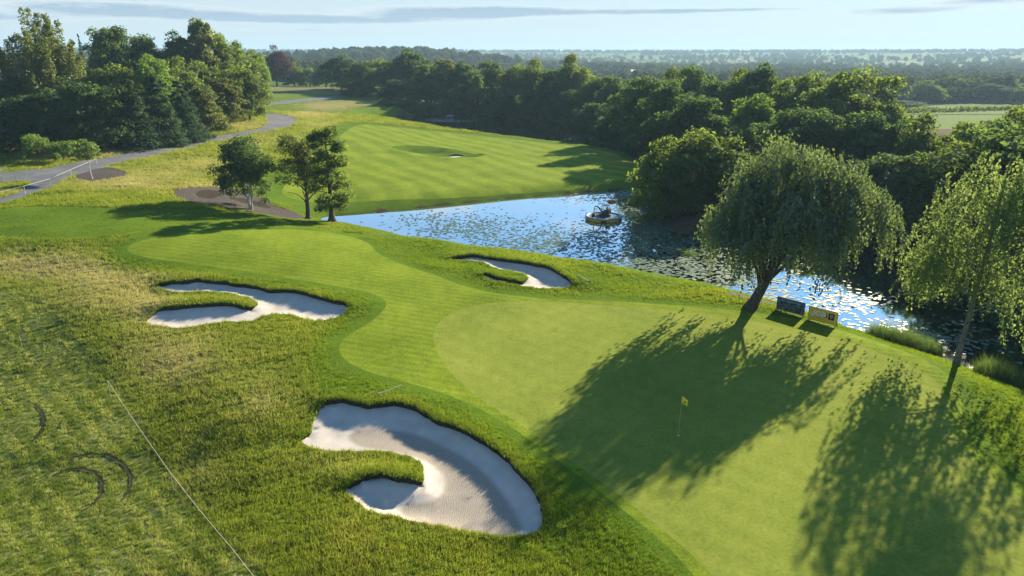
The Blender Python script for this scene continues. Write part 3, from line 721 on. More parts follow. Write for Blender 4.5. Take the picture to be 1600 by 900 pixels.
# ------------------------------------------------------------------ the woods, tree by tree
ORD = ['first', 'second', 'third', 'fourth', 'fifth', 'sixth', 'seventh', 'eighth', 'ninth', 'tenth', 'eleventh', 'twelfth', 'thirteenth', 'fourteenth', 'fifteenth', 'sixteenth', 'seventeenth', 'eighteenth', 'nineteenth', 'twentieth']
NAME = {'oakA': 'oak_tree', 'oakB': 'oak_tree', 'oakC': 'oak_tree', 'ashA': 'ash_tree', 'ashB': 'ash_tree', 'darkA': 'lime_tree', 'paleA': 'birch_tree', 'pineA': 'pine_tree', 'pineB': 'pine_tree', 'cedar': 'cedar_tree', 'poplar': 'poplar_tree', 'copper': 'copper_beech_tree'}
LOOK = {'oakA': 'spreading mid green tree', 'oakB': 'rounded mid green tree', 'oakC': 'dense dark green tree', 'ashA': 'bright green tree', 'ashB': 'olive green tree', 'darkA': 'dark shady tree', 'paleA': 'pale yellowish green tree', 'pineA': 'blue green pine', 'pineB': 'narrow blue green pine'}
def row(items, where, group):
    items = sorted(items, key=lambda i: i[0])
    for i, (px, Y, top, wpx, key) in enumerate(items):
        x, y, h, w_ = spot(px, Y, top, wpx)
        place_tree(key, x, y, h + 1.2, w_ * 1.15, NAME[key], '%s, %s from the left in %s' % (LOOK[key], ORD[i], where), group, z=float(H_ground([x], [y])[0]) - 1.2)
row([(-20, 120, 160, 90, 'darkA'), (30, 122, 150, 90, 'darkA'), (78, 124, 138, 80, 'oakC'), (122, 125, 128, 84, 'darkA'), (166, 127, 136, 76, 'oakC'), (210, 129, 124, 70, 'pineA'), (247, 134, 122, 66, 'pineB'), (284, 141, 126, 60, 'pineA'), (318, 150, 128, 56, 'ashB'), (348, 162, 116, 60, 'ashB'), (385, 178, 103, 62, 'oakA')],
    "the left wood's front row", 'front row of the left wood')
row([(10, 146, 118, 80, 'darkA'), (105, 150, 120, 70, 'oakC'), (150, 152, 112, 70, 'ashB'), (195, 155, 100, 70, 'oakA'), (240, 160, 86, 66, 'ashA'), (285, 168, 90, 70, 'oakB'), (325, 178, 95, 64, 'oakA'), (362, 192, 96, 56, 'oakB')],
    "the left wood's middle row", 'middle row of the left wood')
row([(228, 190, 54, 64, 'darkA'), (284, 195, 48, 62, 'oakC'), (345, 205, 46, 72, 'oakA'), (378, 215, 66, 58, 'oakB'), (400, 240, 78, 40, 'ashA')], "the left wood's tall back row", 'back row of the left wood')
x, y, h, w_ = spot(66, 152, 12, 128); place_tree('poplar', x, y, h, w_, 'poplar_tree', 'tall pale green tree of upright plumes at far left', None)
x, y, h, w_ = spot(180, 185, 25, 96); place_tree('cedar', x, y, h, w_, 'cedar_tree', 'large dark cedar with layered branches rising above the left wood')
x, y, h, w_ = spot(318, 198, 20, 52); place_tree('ashB', x, y, h, w_, 'pine_tree', 'tallest dark conifer top above the left wood')
x, y, h, w_ = spot(130, 330, 55, 13); place_tree('pineB', x, y, h, w_, 'cypress_tree', 'slim columnar tree in the gap left of the cedar')
x, y, h, w_ = spot(430, 385, 77, 50); place_tree('copper', x, y, h, w_ * 1.1, 'copper_beech_tree', 'dark purple copper beech behind the cart path')
row([(458, 395, 97, 42, 'oakB'), (484, 400, 106, 40, 'ashA'), (508, 380, 100, 40, 'oakC')], "the group right of copper beech", 'trees right of the copper beech')
row([(532, 332, 86, 60, 'oakC'), (562, 322, 97, 52, 'darkA'), (600, 316, 92, 62, 'oakA'), (640, 310, 76, 62, 'oakC'), (672, 292, 100, 52, 'darkA'), (696, 286, 88, 52, 'ashB'), (722, 282, 94, 48, 'oakC'), (772, 276, 95, 56, 'darkA'), (802, 268, 100, 52, 'oakA'), (832, 262, 93, 58, 'oakB'), (862, 248, 108, 52, 'darkA'), (897, 246, 85, 68, 'oakB'), (928, 234, 122, 60, 'darkA'), (960, 225, 118, 52, 'darkA')],
    "the treeline behind the far pond", 'treeline behind the far pond')
row([(560, 300, 122, 50, 'darkA'), (620, 288, 124, 50, 'darkA'), (665, 276, 128, 50, 'oakC'), (720, 264, 132, 44, 'darkA'), (785, 252, 135, 50, 'oakC'), (835, 242, 138, 52, 'darkA'), (890, 228, 140, 56, 'oakC'), (930, 205, 160, 50, 'darkA')], "the far pond's waterside row", 'lower trees at the far pond edge')
x, y, h, w_ = spot(746, 262, 112, 32); place_tree('paleA', x, y, h, w_, 'birch_tree', 'slender sunlit yellow green tree reflected in the far pond')
row([(968, 190, 140, 62, 'paleA'), (1000, 218, 128, 52, 'ashB'), (1026, 205, 122, 54, 'paleA'), (1052, 200, 107, 80, 'oakB'), (1086, 186, 103, 66, 'darkA'), (1112, 172, 118, 70, 'oakC'), (1150, 166, 108, 74, 'oakB'), (1187, 162, 97, 82, 'oakC'), (1226, 152, 126, 74, 'oakB'), (1266, 152, 112, 82, 'oakA'), (1322, 140, 106, 132, 'oakA'), (1372, 136, 142, 84, 'oakB')],
    "the treeline right of the channel", 'tall treeline right of the channel')
row([(985, 174, 124, 60, 'oakC'), (1014, 160, 120, 76, 'darkA'), (1044, 143, 126, 84, 'oakC'), (1076, 132, 150, 96, 'darkA'), (1120, 128, 178, 92, 'darkA'), (1178, 135, 147, 84, 'ashA'), (1228, 118, 168, 100, 'darkA'), (1284, 112, 170, 104, 'oakC'), (1344, 106, 176, 104, 'darkA'), (1396, 102, 186, 100, 'oakC'), (1442, 98, 180, 110, 'oakB'), (1500, 102, 192, 110, 'ashA'), (1556, 106, 186, 110, 'oakB'), (1604, 92, 152, 104, 'oakA'), (1660, 88, 190, 130, 'darkA')],
    "the right wood's middle row", 'middle of the right hand wood')
row([(1225, 96, 246, 100, 'darkA'), (1296, 92, 250, 110, 'oakC'), (1362, 88, 242, 110, 'darkA'), (1424, 84, 236, 120, 'oakC'), (1490, 80, 225, 120, 'oakB'), (1562, 76, 190, 150, 'oakC'), (1650, 71, 165, 170, 'darkA'), (1760, 67, 150, 190, 'darkA')],
    "the right wood's waterside row", 'bank row of the right hand wood')
row([(1042, 93.5, 216, 92, 'oakB'), (1076, 100, 236, 80, 'darkA'), (1112, 95, 203, 128, 'oakA')], "the trio on the earth spit", 'trees on the earth spit')
row([(1120 + 33 * i, 480 + 40 * ((i * 7) % 5) / 2, 126 + (i * 5) % 11 - (6 if i > 9 else 0), 46, ('darkA', 'oakC', 'oakB', 'oakA')[i % 4]) for i in range(16)], "hazy row beyond sunlit field", 'trees beyond the sunlit field')
row([(1175 + 60 * i, 395 + (i % 2) * 12, 152 + (i % 3) * 5, 66, ('darkA', 'oakC')[i % 2]) for i in range(5)], "clump left of sunlit field", 'clump by the sunlit field')
place_tree('oakB', 47, 47, 15, 10, 'oak_tree', 'tree standing just right of the picture edge by the water')

thick = [(560, 262), (600, 262), (635, 263), (668, 262), (700, 264), (732, 263), (765, 258), (795, 252), (822, 246), (848, 240), (872, 232), (896, 222), (918, 212), (938, 200), (958, 190), (978, 180), (1000, 168), (1024, 155), (1046, 142), (1062, 130), (1080, 118), (1130, 94), (1180, 90), (1225, 86.5), (1270, 85), (1315, 83), (1360, 81.5), (1410, 79), (1460, 76), (1515, 73), (1575, 69), (1640, 65)]
for i, (px, Y) in enumerate(thick):
    tz = 3.5 + 2.2 * ((i * 7) % 5) / 4; x = (px - 800) / FPX * (Y * CP + 20 * SP)
    place_tree('thicket', x, Y + 2.0, tz + 2.2, 9 + (i * 3) % 4, 'thicket', 'dark overhanging thicket at the far waterline, %s' % (('%s counting from the left' % ORD[i]) if i < 20 else ('%s counting from the right' % ORD[31 - i])), 'thickets along the far waterline', cat='shrub', z=-2.7)
# ------------------------------------------------------------------ the trees that stand alone
def strands(rng, O, out, length, leaf, spacing, zmin=None, spread=.35):
    """hanging sprays: leaves strung along curves that leave O outward and fall"""
    P, K = [], []
    for i in range(len(O)):
        L = length[i]; n = max(4, int(L / spacing)); s = np.linspace(0, 1, n)
        q = O[i] + np.outer(np.sin(s * 1.4) * L * spread, out[i]) + np.outer(s ** 1.3 * L, [0, 0, -1.0]) + np.outer(s, rng.normal(0, .08 * L, 3))
        q += rng.normal(0, leaf * .55, q.shape)
        if zmin is not None: q = q[q[:, 2] > zmin[i]]
        P.append(q); K.append(np.full(len(q), i))
    return np.concatenate(P), np.concatenate(K)
def alone(name, tm, cm, xy, label, cat='tree', z=None):
    e = bpy.data.objects.new(name, None); link(e); tag(e, label, cat)
    e.location = (xy[0], xy[1], float(H_ground([xy[0]], [xy[1]])[0]) if z is None else z)
    for nm, me in (('trunk', tm), ('crown', cm)): link(bpy.data.objects.new(nm, me), e)
    return e
# weeping tree beside the green
rng = np.random.default_rng(51)
domes = np.array([(2.3, .5, 10.4, 3.6, 3.8, 3.6), (5.6, -.3, 9.6, 2.6, 3.0, 2.7), (8.3, 0, 7.9, 2.2, 2.6, 2.5), (-.6, .3, 8.9, 2.5, 2.8, 2.3), (-2.6, .2, 6.4, 1.9, 2.3, 2.0), (1.6, -3.0, 7.8, 2.5, 2.2, 2.6), (5.0, -3.0, 7.6, 2.4, 2.1, 2.5), (2.8, 3.4, 9.0, 3.6, 2.6, 3.2), (-.5, -2.0, 6.2, 2.0, 1.8, 1.8)])
wts = domes[:, 3] * domes[:, 4]; di = rng.choice(len(domes), 2600, p=wts / wts.sum()); D_ = domes[di]
tc = unit(rng.normal(size=(210, 3))); tc[:, 2] = np.abs(tc[:, 2]) * .95 - .15; tdi = rng.choice(len(domes), 210, p=wts / wts.sum()); tw = rng.integers(0, 210, 2600)
di = tdi[tw]; D_ = domes[di]; u = unit(unit(tc)[tw] + rng.normal(0, .10, (2600, 3)))
rr_ = rng.uniform(.4, 1.0, 2600) ** .6
# bumpy outline: sprays gathered into tresses
lump = (rng.uniform(.72, 1.2, 210))[tw] + .06 * np.sin(5 * np.arctan2(u[:, 1], u[:, 0]) + di * 1.7) + .07 * np.sin(7 * u[:, 2] + 3 * u[:, 0] + di)
O = D_[:, :3] + u * D_[:, 3:] * (rr_ * lump)[:, None]
ln_ = rng.uniform(.7, 3.0, 2600) * (1 + .5 * (D_[:, 2] < 8.2)) * np.clip(.45 + .8 * (1 - u[:, 2]), .4, 1.1)
zm = 2.9 + .9 * np.sin(O[:, 0] * 1.3) + rng.normal(0, .5, 2600)
hz = unit(u * [1, 1, .15])
P, K = strands(rng, O, hz, ln_, .13, .125, zm, .22)
tone = .5 + .2 * rng.normal(size=2600)[K] + .15 * rng.normal(size=len(P))
nC = 120; dj = rng.choice(len(domes), nC, p=wts / wts.sum()); cu_ = unit(rng.normal(size=(nC, 3))); cu_[:, 2] = np.where(cu_[:, 2] < -.4, -cu_[:, 2], cu_[:, 2]); CC = domes[dj, :3] + cu_ * domes[dj, 3:] * rng.uniform(.45, .95, (nC, 1)); kc = np.repeat(np.arange(nC), 120); uc = unit(rng.normal(size=(len(kc), 3)))
PC = CC[kc] + uc * rng.uniform(.35, 1.15, (len(kc), 1)) * [1, 1, 1.15]
P = np.vstack([P, PC]); K = np.concatenate([K, rng.integers(0, 2600, len(PC))]); tone = np.concatenate([tone, .5 + .2 * rng.normal(size=nC)[kc] + .15 * rng.normal(size=len(PC))])
cm = leaf_mesh('weeping_crown', P, hz[K] * .6 + rng.normal(0, .6, P.shape) + [0, 0, .3], .15 * rng.uniform(.6, 1.3, len(P)), tone, LEAF['willow'], rng, .5, np.array([0, 0, -1.0]))
T = Tubes(); tp = np.array([(-.1, 0, -.4), (0, 0, 0), (.35, 0, .8), (1.0, .05, 2.3), (1.7, .1, 3.9), (2.3, .1, 5.6), (2.6, 0, 7.6), (2.8, 0, 10), (2.9, 0, 12.5)])
T.add(tp, [.72, .6, .43, .38, .36, .32, .25, .15, .05], 10)
for c in np.concatenate([domes[:, :3] + [0, 0, .8], O[rng.choice(2600, 34, False)]]):
    k = rng.uniform(.3, .8); a = np.array([np.interp(k, np.linspace(0, 1, 9), tp[:, j]) for j in range(3)]); T.add(limb(a, c, rng, .08, 6, .12), np.linspace(.14, .025, 6), 5)
WEEP_XY = hit([1172], [482])[0]
alone('weeping_tree', T.mesh('weeping_trunk', BARK), cm, WEEP_XY, 'large weeping tree with a leaning trunk beside the putting green')
# airy birch at the right edge
rng = np.random.default_rng(52); n = 1350
u = unit(rng.normal(size=(n, 3))); r_ = rng.uniform(.25, 1.0, n) ** .6
cl_ = unit(rng.normal(size=(46, 3))) * rng.uniform(.5, 1.0, (46, 1)); kk = rng.integers(0, 46, n)
O = np.array([.5, 0, 9.8]) + (cl_[kk] * .86 + u * .2) * [5.0, 4.8, 6.6]
O[:, :2] *= np.clip(1.25 - .06 * (O[:, 2:3] - 5), .55, 1.15)
P, K = strands(rng, O, unit(O * [1, 1, 0] + 1e-6), rng.uniform(.7, 2.2, n), .12, .095, np.full(n, 2.2), .3)
cm = leaf_mesh('airy_crown', P, rng.normal(0, .8, P.shape) + [0, 0, .5], .125 * rng.uniform(.6, 1.3, len(P)), .5 + .2 * rng.normal(size=n)[K] + .15 * rng.normal(size=len(P)), LEAF['birch'], rng, .55, np.array([0, 0, -1.0]))
T = Tubes(); tp = np.array([(0, 0, -.4), (0, 0, 0), (.0, 0, .8), (.1, 0, 3), (.2, 0, 6), (.35, 0, 9), (.45, 0, 13), (.5, 0, 15.8)]); T.add(tp, [.34, .28, .2, .17, .14, .1, .06, .02], 8)
for c in np.array([.5, 0, 9.8]) + cl_ * [4.2, 3.8, 5.4]:
    k = np.clip((c[2] - 1.6) / 14, .15, .9); a = np.array([np.interp(k * 14, tp[:, 2], tp[:, j]) for j in range(3)]); T.add(limb(a, c, rng, .06, 5, .08), np.linspace(.06, .015, 5), 4)
alone('silver_birch_tree', T.mesh('airy_trunk', m_simple('greyish_birch_bark', [(.06, .055, .045), (.22, .20, .17)], 4.0)), cm, hit([1497], [557])[0], 'airy yellow green birch on the pond bank at the right edge')
# three trees by the pond
def solo(px, py, top, wpx, build, name, label, z=None):
    xy = hit([px], [py])[0]; x, y, h, w_ = spot(px, xy[1], top, wpx)
    tm, cm = build(h, w_); return alone(name, tm, cm, xy, label, z=z)
def b_round(h, w_):
    rng = np.random.default_rng(61); C, P, N, S, tone = broad(rng, h, w_ * 1.02, h * .05, 110, 140, .16, cl=.25, taper=.35, low=-.95, skirt=.5)
    T = Tubes()
    for a in (0, 2.1, 4.2): T.add(np.array([(.12 * math.cos(a), .12 * math.sin(a), -.3), (.2 * math.cos(a), .2 * math.sin(a), .6), (.5 * math.cos(a), .5 * math.sin(a), h * .35), (.9 * math.cos(a), .9 * math.sin(a), h * .75)]), [.16, .13, .10, .03], 7)
    return T.mesh('round_trunk', WBARK), leaf_mesh('round_crown', P, N, S, tone, LEAF['dark'], rng)
def b_open(h, w_):
    rng = np.random.default_rng(63); C, P, N, S, tone = broad(rng, h, w_, h * .20, 66, 150, .15, cl=.25, jit=.10, low=-.75, inner=.3)
    ext = np.array([[-.30 * w_, 0, h * .30], [-.12 * w_, .2, h * .22], [.3 * w_, 0, h * .36]])
    T = trunk_tubes(h, .34, (.4, .1), np.vstack([C, ext]), rng, .30, .8, 1.9, 9)
    return T.mesh('open_trunk', BARK), leaf_mesh('open_crown', P, N, S, tone, LEAF['olive'], rng)
def b_layer(h, w_):
    rng = np.random.default_rng(65); C, R = [], []
    prof = [(.17, .28), (.24, .46), (.32, .50), (.40, .40), (.48, .34), (.56, .46), (.63, .30), (.71, .34), (.79, .46), (.86, .40), (.92, .30), (.97, .16)]
    for f, rd in prof:
        for a in rng.uniform(0, 6.28, 7):
            q = rd * w_ * rng.uniform(.45, 1.0); C.append((q * math.cos(a), q * math.sin(a), f * h + rng.normal(0, .15))); R.append(w_ * .15 * rng.uniform(.6, 1.2))
    C, R = np.array(C), np.array(R); k = np.repeat(np.arange(len(C)), 150); m = len(k); u = unit(rng.normal(size=(m, 3)))
    P = C[k] + u * (R[k] * rng.uniform(.3, 1.1, m))[:, None] * [1, 1, .55]
    T = Tubes(); T.add(np.array([(0, 0, -.5), (0, 0, 0), (0, 0, .5), (.02, 0, 1.3), (.05, 0, h * .4), (0, .05, h * .96)]), [.75, .62, .42, .28, .2, .04], 9)
    for c in C[::2]: T.add(limb(np.array([0, 0, c[2] - .2]), c, rng, .05, 4, .02), np.linspace(.07, .02, 4), 4)
    return T.mesh('layered_trunk', BARK), leaf_mesh('layered_crown', P, u * .6 + [0, 0, .5] + rng.normal(0, .6, (m, 3)), .165 * rng.uniform(.6, 1.3, m), .5 + .2 * rng.normal(size=len(C))[k] + .15 * rng.normal(size=m), LEAF['oak'], rng)
solo(392, 327, 210, 90, b_round, 'silver_birch_tree', 'round dark crowned tree with white trunks on the mulch bed')
solo(481, 339, 198, 92, b_open, 'alder_tree', 'open branched olive green tree between the two pond edge trees')
solo(519, 347, 204, 78, b_layer, 'swamp_cypress_tree', 'layered conifer with a swollen base standing at the pond edge')
def b_young(h, w_):
    rng = np.random.default_rng(67); C, P, N, S, tone = broad(rng, h, w_, h * .32, 34, 90, .14, cl=.3, taper=.3)
    T = trunk_tubes(h, .09, (0, 0), C[:8], rng, .4); return T.mesh('young_trunk', WBARK), leaf_mesh('young_crown', P, N, S, tone, LEAF['birch'], rng)
solo(144, 279, 214, 36, b_young, 'young_tree', 'young pale tree on the small mulch bed by the path')
# shrubs between path and wood
for i, (px, py, top, wpx, lb) in enumerate([(62, 252, 212, 40, 'leafy green shrub, largest of those before the left wood'), (100, 251, 222, 46, 'wide rounded shrub left of the young tree'), (8, 258, 244, 14, 'small shrub at the left edge before the wood'), (38, 256, 238, 10, 'thin sapling left of the largest shrub'), (92, 256, 240, 12, 'low sapling in front of the wide shrub'), (154, 248, 236, 10, 'small sapling behind the young tree'), (126, 250, 240, 10, 'tiny sapling between the wide shrub and young tree')]):
    xy = hit([px], [py])[0]; x, y, h, w_ = spot(px, xy[1], top, wpx)
    place_tree('bush', xy[0], xy[1], h, w_, 'shrub', lb, 'shrubs before the left wood', cat='shrub')

# ------------------------------------------------------------------ scattered stuff (geometry nodes)
def scatter(name, P, rot, scl, proto_me, attrs, **t):
    src = bpy.data.objects.new(name + '_piece', proto_me)
    me = bpy.data.meshes.new(name); me.vertices.add(len(P)); me.vertices.foreach_set('co', np.asarray(P, np.float32).ravel())
    for k, v in {'rot': rot, 'scl': scl, **attrs}.items():
        a = me.attributes.new(k, 'FLOAT', 'POINT'); a.data.foreach_set('value', np.asarray(v, np.float32))
    o = obj(name, me, **t)
    ng = bpy.data.node_groups.new(name, 'GeometryNodeTree')
    ng.interface.new_socket('Geometry', in_out='INPUT', socket_type='NodeSocketGeometry'); ng.interface.new_socket('Geometry', in_out='OUTPUT', socket_type='NodeSocketGeometry')
    N = NT(ng); gi = N.add('NodeGroupInput'); go = N.add('NodeGroupOutput')
    oi = N.add('GeometryNodeObjectInfo', None, transform_space='ORIGINAL'); oi.inputs['Object'].default_value = src; oi.inputs['As Instance'].default_value = True
    def na(k): nd = N.add('GeometryNodeInputNamedAttribute', None, data_type='FLOAT'); nd.inputs['Name'].default_value = k; return nd.outputs['Attribute']
    er = N.add('FunctionNodeEulerToRotation', {0: N.add('ShaderNodeCombineXYZ', {2: na('rot')}).outputs[0]})
    ip = N.add('GeometryNodeInstanceOnPoints', {'Points': gi.outputs[0], 'Instance': oi.outputs['Geometry'], 'Rotation': er.outputs[0], 'Scale': na('scl')})
    N.l.new(ip.outputs[0], go.inputs[0])
    md = o.modifiers.new('scatter', 'NODES'); md.node_group = ng
    return o
def m_blade():
    t = new_mat('grass_blades')
    dry, lush, rnd, fld = (t.attr(k, 'INSTANCER') for k in ('dry', 'lush', 'rnd', 'field'))
    c = t.ramp(rnd, [(0, (.16, .235, .02)), (.5, (.285, .34, .04)), (1, (.44, .43, .10))])
    c = t.mix(dry, c, t.ramp(rnd, [(0, (.38, .34, .14)), (1, (.60, .54, .28))]))
    c = t.mix(lush, c, t.ramp(rnd, [(0, (.10, .185, .012)), (1, (.25, .345, .026))]))
    c = t.mix(t.math('MULTIPLY', fld, .8), c, t.ramp(rnd, [(0, (.095, .155, .022)), (.6, (.24, .305, .055)), (1, (.56, .57, .20))]))
    d = t.add('ShaderNodeBsdfDiffuse', {'Color': c}); tr = t.add('ShaderNodeBsdfTranslucent', {'Color': t.mix(1.0, c, (1.2, 1.2, .9), 'MULTIPLY')})
    return finish(t, t.add('ShaderNodeMixShader', {0: .5, 1: d.outputs[0], 2: tr.outputs[0]}))
BLADE = m_blade()
def tuft(seed, n=16, spread=.5, bend=.5):
    rng = np.random.default_rng(seed); V = []
    for i in range(n):
        a = rng.uniform(0, 6.28); q = spread * math.sqrt(rng.uniform()); b = np.array([q * math.cos(a), q * math.sin(a), -.08]); a2 = a + rng.normal(0, .9)
        h = rng.uniform(.45, 1.0); out = np.array([math.cos(a2), math.sin(a2), 0]) * bend * h * rng.uniform(.3, 1.2); sd = np.array([-math.sin(a2), math.cos(a2), 0]) * rng.uniform(.04, .08)
        V += [b - sd, b + sd, b + out + [0, 0, h]]
    return mesh_np('grass_tuft', np.array(V), np.arange(3 * n).reshape(-1, 3), BLADE, False)
GA = ground_attrs(P3)
area = .5 * np.abs(cr)
rc = np.hypot(CEN[:, 0], CEN[:, 1]); thc = np.abs(np.arctan2(CEN[:, 0], CEN[:, 1]))
cd_w, _ = sdist(WATER, CEN, 3)
ok = (ZID == 0) & (rc < 230) & (rc > 12) & (thc < .95) & (cd_w > .15) & (GA['bare'][F].mean(1) < .4)
def sample_tris(wt, n, rng):
    k = rng.choice(len(F), n, p=wt / wt.sum()); b = rng.dirichlet((1, 1, 1), n)
    P = (P3[F[k]] * b[..., None]).sum(1); return P, {q: (v[F[k]] * b).sum(1) for q, v in GA.items()}
rng = np.random.default_rng(81)
P, A = sample_tris(np.where(ok, area / rc ** 1.5, 0), 300000, rng)
r = np.hypot(P[:, 0], P[:, 1])
nz = .5 + .5 * wob(P[:, 0], P[:, 1], 5.0, 2) + .3 * wob(P[:, 0], P[:, 1], 1.7, 1)
hgt = (.10 + .11 * np.clip(nz, 0, 1)) * (1 + r / 90)
hgt *= np.where(A['lush'] > .5, .72, 1.0) * np.where(A['field'] > .5, .75, 1.0) * rng.uniform(.6, 1.35, len(P))
pxp, pyp = project(P[:, 0], P[:, 1], P[:, 2])
RUTS = [[(82, 742), (100, 735), (125, 733), (148, 738), (160, 752), (158, 770), (146, 786), (126, 798)], [(112, 718), (140, 713), (168, 713), (192, 724), (205, 742), (203, 762), (190, 782)], [(54, 632), (66, 645), (71, 662), (66, 682), (50, 698)]]
for r_px in RUTS:
    q = np.array(r_px, float); dr, _ = sdist(hit(q[:, 0], q[:, 1]), P[:, :2], 2, False); hgt *= np.where(dr < .16, .2, 1)
hgt *= np.where((pyp < 372) & (A['lush'] > .5), .45, 1)
dF_, _ = sdist(FAIR, P[:, :2], 4); hgt *= .35 + .65 * sstep(.1, 1.6, dF_)
dF_, _ = sdist(FARF, P[:, :2], 8); hgt *= .25 + .75 * sstep(.5, 7, dF_)
fa, fb = hit([20, 270], [500, 760]); fd = unit(fb - fa); fu = -P[:, 0] * fd[1] + P[:, 1] * fd[0]
rows = np.sin(fu * 2 * math.pi / 1.15 + .8 * wob(P[:, 0], P[:, 1], 9, 1))
noise_r = np.clip(A['field'] * .24 * rows + .5 + .25 * wob(P[:, 0], P[:, 1], 7, 3) + .2 * rng.normal(size=len(P)), 0, 1)
dry_ = np.clip(A['dry'] * 1.1 + .35 * (rng.uniform(size=len(P)) - .55) * (A['dry'] > .12), 0, 1)
scatter('rough_grass', P, rng.uniform(0, 6.28, len(P)), hgt, tuft(82), {'dry': dry_, 'lush': np.clip(A['lush'] + rng.normal(0, .15, len(P)), 0, 1), 'rnd': noise_r, 'field': A['field']},
        label='uneven rough grass growing around the fairways and bunkers', kind='stuff')
# fringe of longer grass hanging over the bunker edges
EP, ES = [], []
for k, b in enumerate(BUNK[:3]):
    nb = np.array([((V2 - q) ** 2).sum(1).argmin() for q in b]); d, V = sdist(b, b + .02 * RNG.normal(size=b.shape), 3)
    for rep in range(14):
        f = RNG.uniform(0, 1, (len(b), 1)); j = (np.arange(len(b)) + 1) % len(b); q = b * (1 - f) + b[j] * f; z = VZ[nb] * (1 - f[:, 0]) + VZ[nb][j] * f[:, 0]
        nrm = np.stack([(b[j] - b)[:, 1], -(b[j] - b)[:, 0]], 1); nrm = unit(nrm)
        sgn = np.where(inside(b, q + nrm * .05), -1, 1)[:, None]; q = q + nrm * sgn * RNG.uniform(0.03, .45, (len(b), 1))
        far = sstep(-.3, .6, (nrm * sgn)[:, 1]); EP.append(np.column_stack([q, z - .02])); ES.append((.08 + .16 * far) * RNG.uniform(.6, 1.3, len(b)) * (1.5 if k == 2 else 1.15))
EP = np.concatenate(EP); ES = np.concatenate(ES); n = len(EP)
scatter('bunker_edge_grass', EP, RNG.uniform(0, 6.28, n), ES, tuft(83, 18, .5, .6), {'dry': RNG.uniform(0, .25, n), 'lush': RNG.uniform(.3, 1, n), 'rnd': RNG.uniform(0, .8, n), 'field': np.zeros(n)}, label='thick grass fringe along the bunker edges', kind='stuff')

# lily pads
LIL = [(730, 358, 90, 18, .7), (840, 382, 90, 12, .7), (930, 380, 110, 22, .9), (1030, 320, 55, 22, 1.0), (1060, 385, 90, 40, 1.1), (990, 420, 130, 16, 1.2), (960, 306, 70, 7, .9), (1150, 432, 80, 24, 1.1), (1260, 474, 90, 20, 1.1), (1390, 530, 120, 22, 1.1), (1330, 470, 60, 14, .5), (1470, 540, 60, 18, .8), (1002, 272, 14, 24, .9), (930, 212, 45, 5, .8), (980, 232, 30, 8, .8), (1560, 485, 40, 10, .6), (1010, 350, 45, 30, .9), (690, 340, 60, 8, .3)]
rng = np.random.default_rng(91); lo, hi = WATER.min(0), np.minimum(WATER.max(0), [70, 260])
Q = np.concatenate([rng.uniform([-28, 38], [64, 125], (150000, 2)), rng.uniform([10, 110], [60, 200], (30000, 2))]); Q = Q[inside(WATER, Q)]
dn = attr_blobs(np.column_stack([Q, np.full(len(Q), WL)]), LIL)
pat = .5 + .42 * wob(Q[:, 0], Q[:, 1] * .6, 6.0, 1) + .35 * wob(Q[:, 0], Q[:, 1], 2.2, 2)
Q = Q[rng.uniform(size=len(Q)) < np.clip(dn * (.15 + pat), 0, 1) * .62]
n = len(Q); rad = rng.uniform(.10, .24, n) * (1 + .25 * (Q[:, 1] > 110)); th = np.arange(7) * 2 * math.pi / 7
tilt = rng.normal(0, .02, (n, 2)); up = rng.uniform(size=n) < .03; tilt[up] = rng.normal(0, .12, (up.sum(), 2))
cx, cyy = np.cos(th)[None] * rad[:, None], np.sin(th)[None] * rad[:, None] * rng.uniform(.8, 1, n)[:, None]
V = np.stack([Q[:, 0:1] + cx, Q[:, 1:2] + cyy, WL + .015 + rng.uniform(0, .02, n)[:, None] + np.abs(cx * tilt[:, :1] + cyy * tilt[:, 1:]) + (up * .04)[:, None]], -1).reshape(-1, 3)
t = new_mat('lily_pads'); tn = t.attr('tone'); c = t.ramp(tn, [(0, (.05, .115, .075)), (.6, (.09, .17, .11)), (1, (.16, .23, .14))])
LILM = finish(t, principled(t, c, .48, .28))
obj('lily_pads', mesh_np('lily_pads', V, np.arange(7 * n).reshape(-1, 7), LILM, False, None, {'tone': rng.uniform(0, 1, n)}), label='lily pads floating in dense rafts over the pond', kind='stuff')

# far woods and hedges that read as one mass
rng = np.random.default_rng(95); FP, FS = [], []
def addp(x, y, s): FP.append(np.column_stack([x, y])); FS.append(s)
for _ in range(650):                                             # hedgerows
    rr = math.exp(rng.uniform(math.log(560), math.log(4200))); a = rng.uniform(-.9, .9); c = np.array([rr * math.sin(a), rr * math.cos(a)]); L = rng.uniform(60, 220) * (rr / 1200) ** .5; an = rng.choice([.15, 1.72]) + rng.normal(0, .12)
    n = int(L / (7 + rr / 400)); t_ = rng.uniform(-.5, .5, n) * L; addp(c[0] + t_ * math.cos(an), c[1] + t_ * math.sin(an), rng.uniform(.35, 1.0, n) * 11)
for _ in range(240):                                             # copses and woods
    rr = math.exp(rng.uniform(math.log(600), math.log(4300))); a = rng.uniform(-.9, .9); c = np.array([rr * math.sin(a), rr * math.cos(a)]); n = int(rng.uniform(8, 60)); s = rng.uniform(15, 60) * (rr / 1000) ** .5
    addp(c[0] + rng.normal(0, s * 1.6, n), c[1] + rng.normal(0, s * .7, n), rng.uniform(.7, 1.25, n) * 13)
n = 2200; a = rng.uniform(-.95, .95, n); rr = rng.uniform(3400, 3900, n); addp(rr * np.sin(a), rr * np.cos(a), rng.uniform(.6, 1.3, n) * 13)    # wooded ridge
n = 420; addp(rng.normal(-225, 120, n), rng.normal(1150, 70, n), rng.uniform(.6, 1.2, n) * 13)       # wooded hill on the left
n = 260; addp(rng.uniform(-420, -20, n), rng.uniform(520, 700, n), rng.uniform(.6, 1.1, n) * 13)
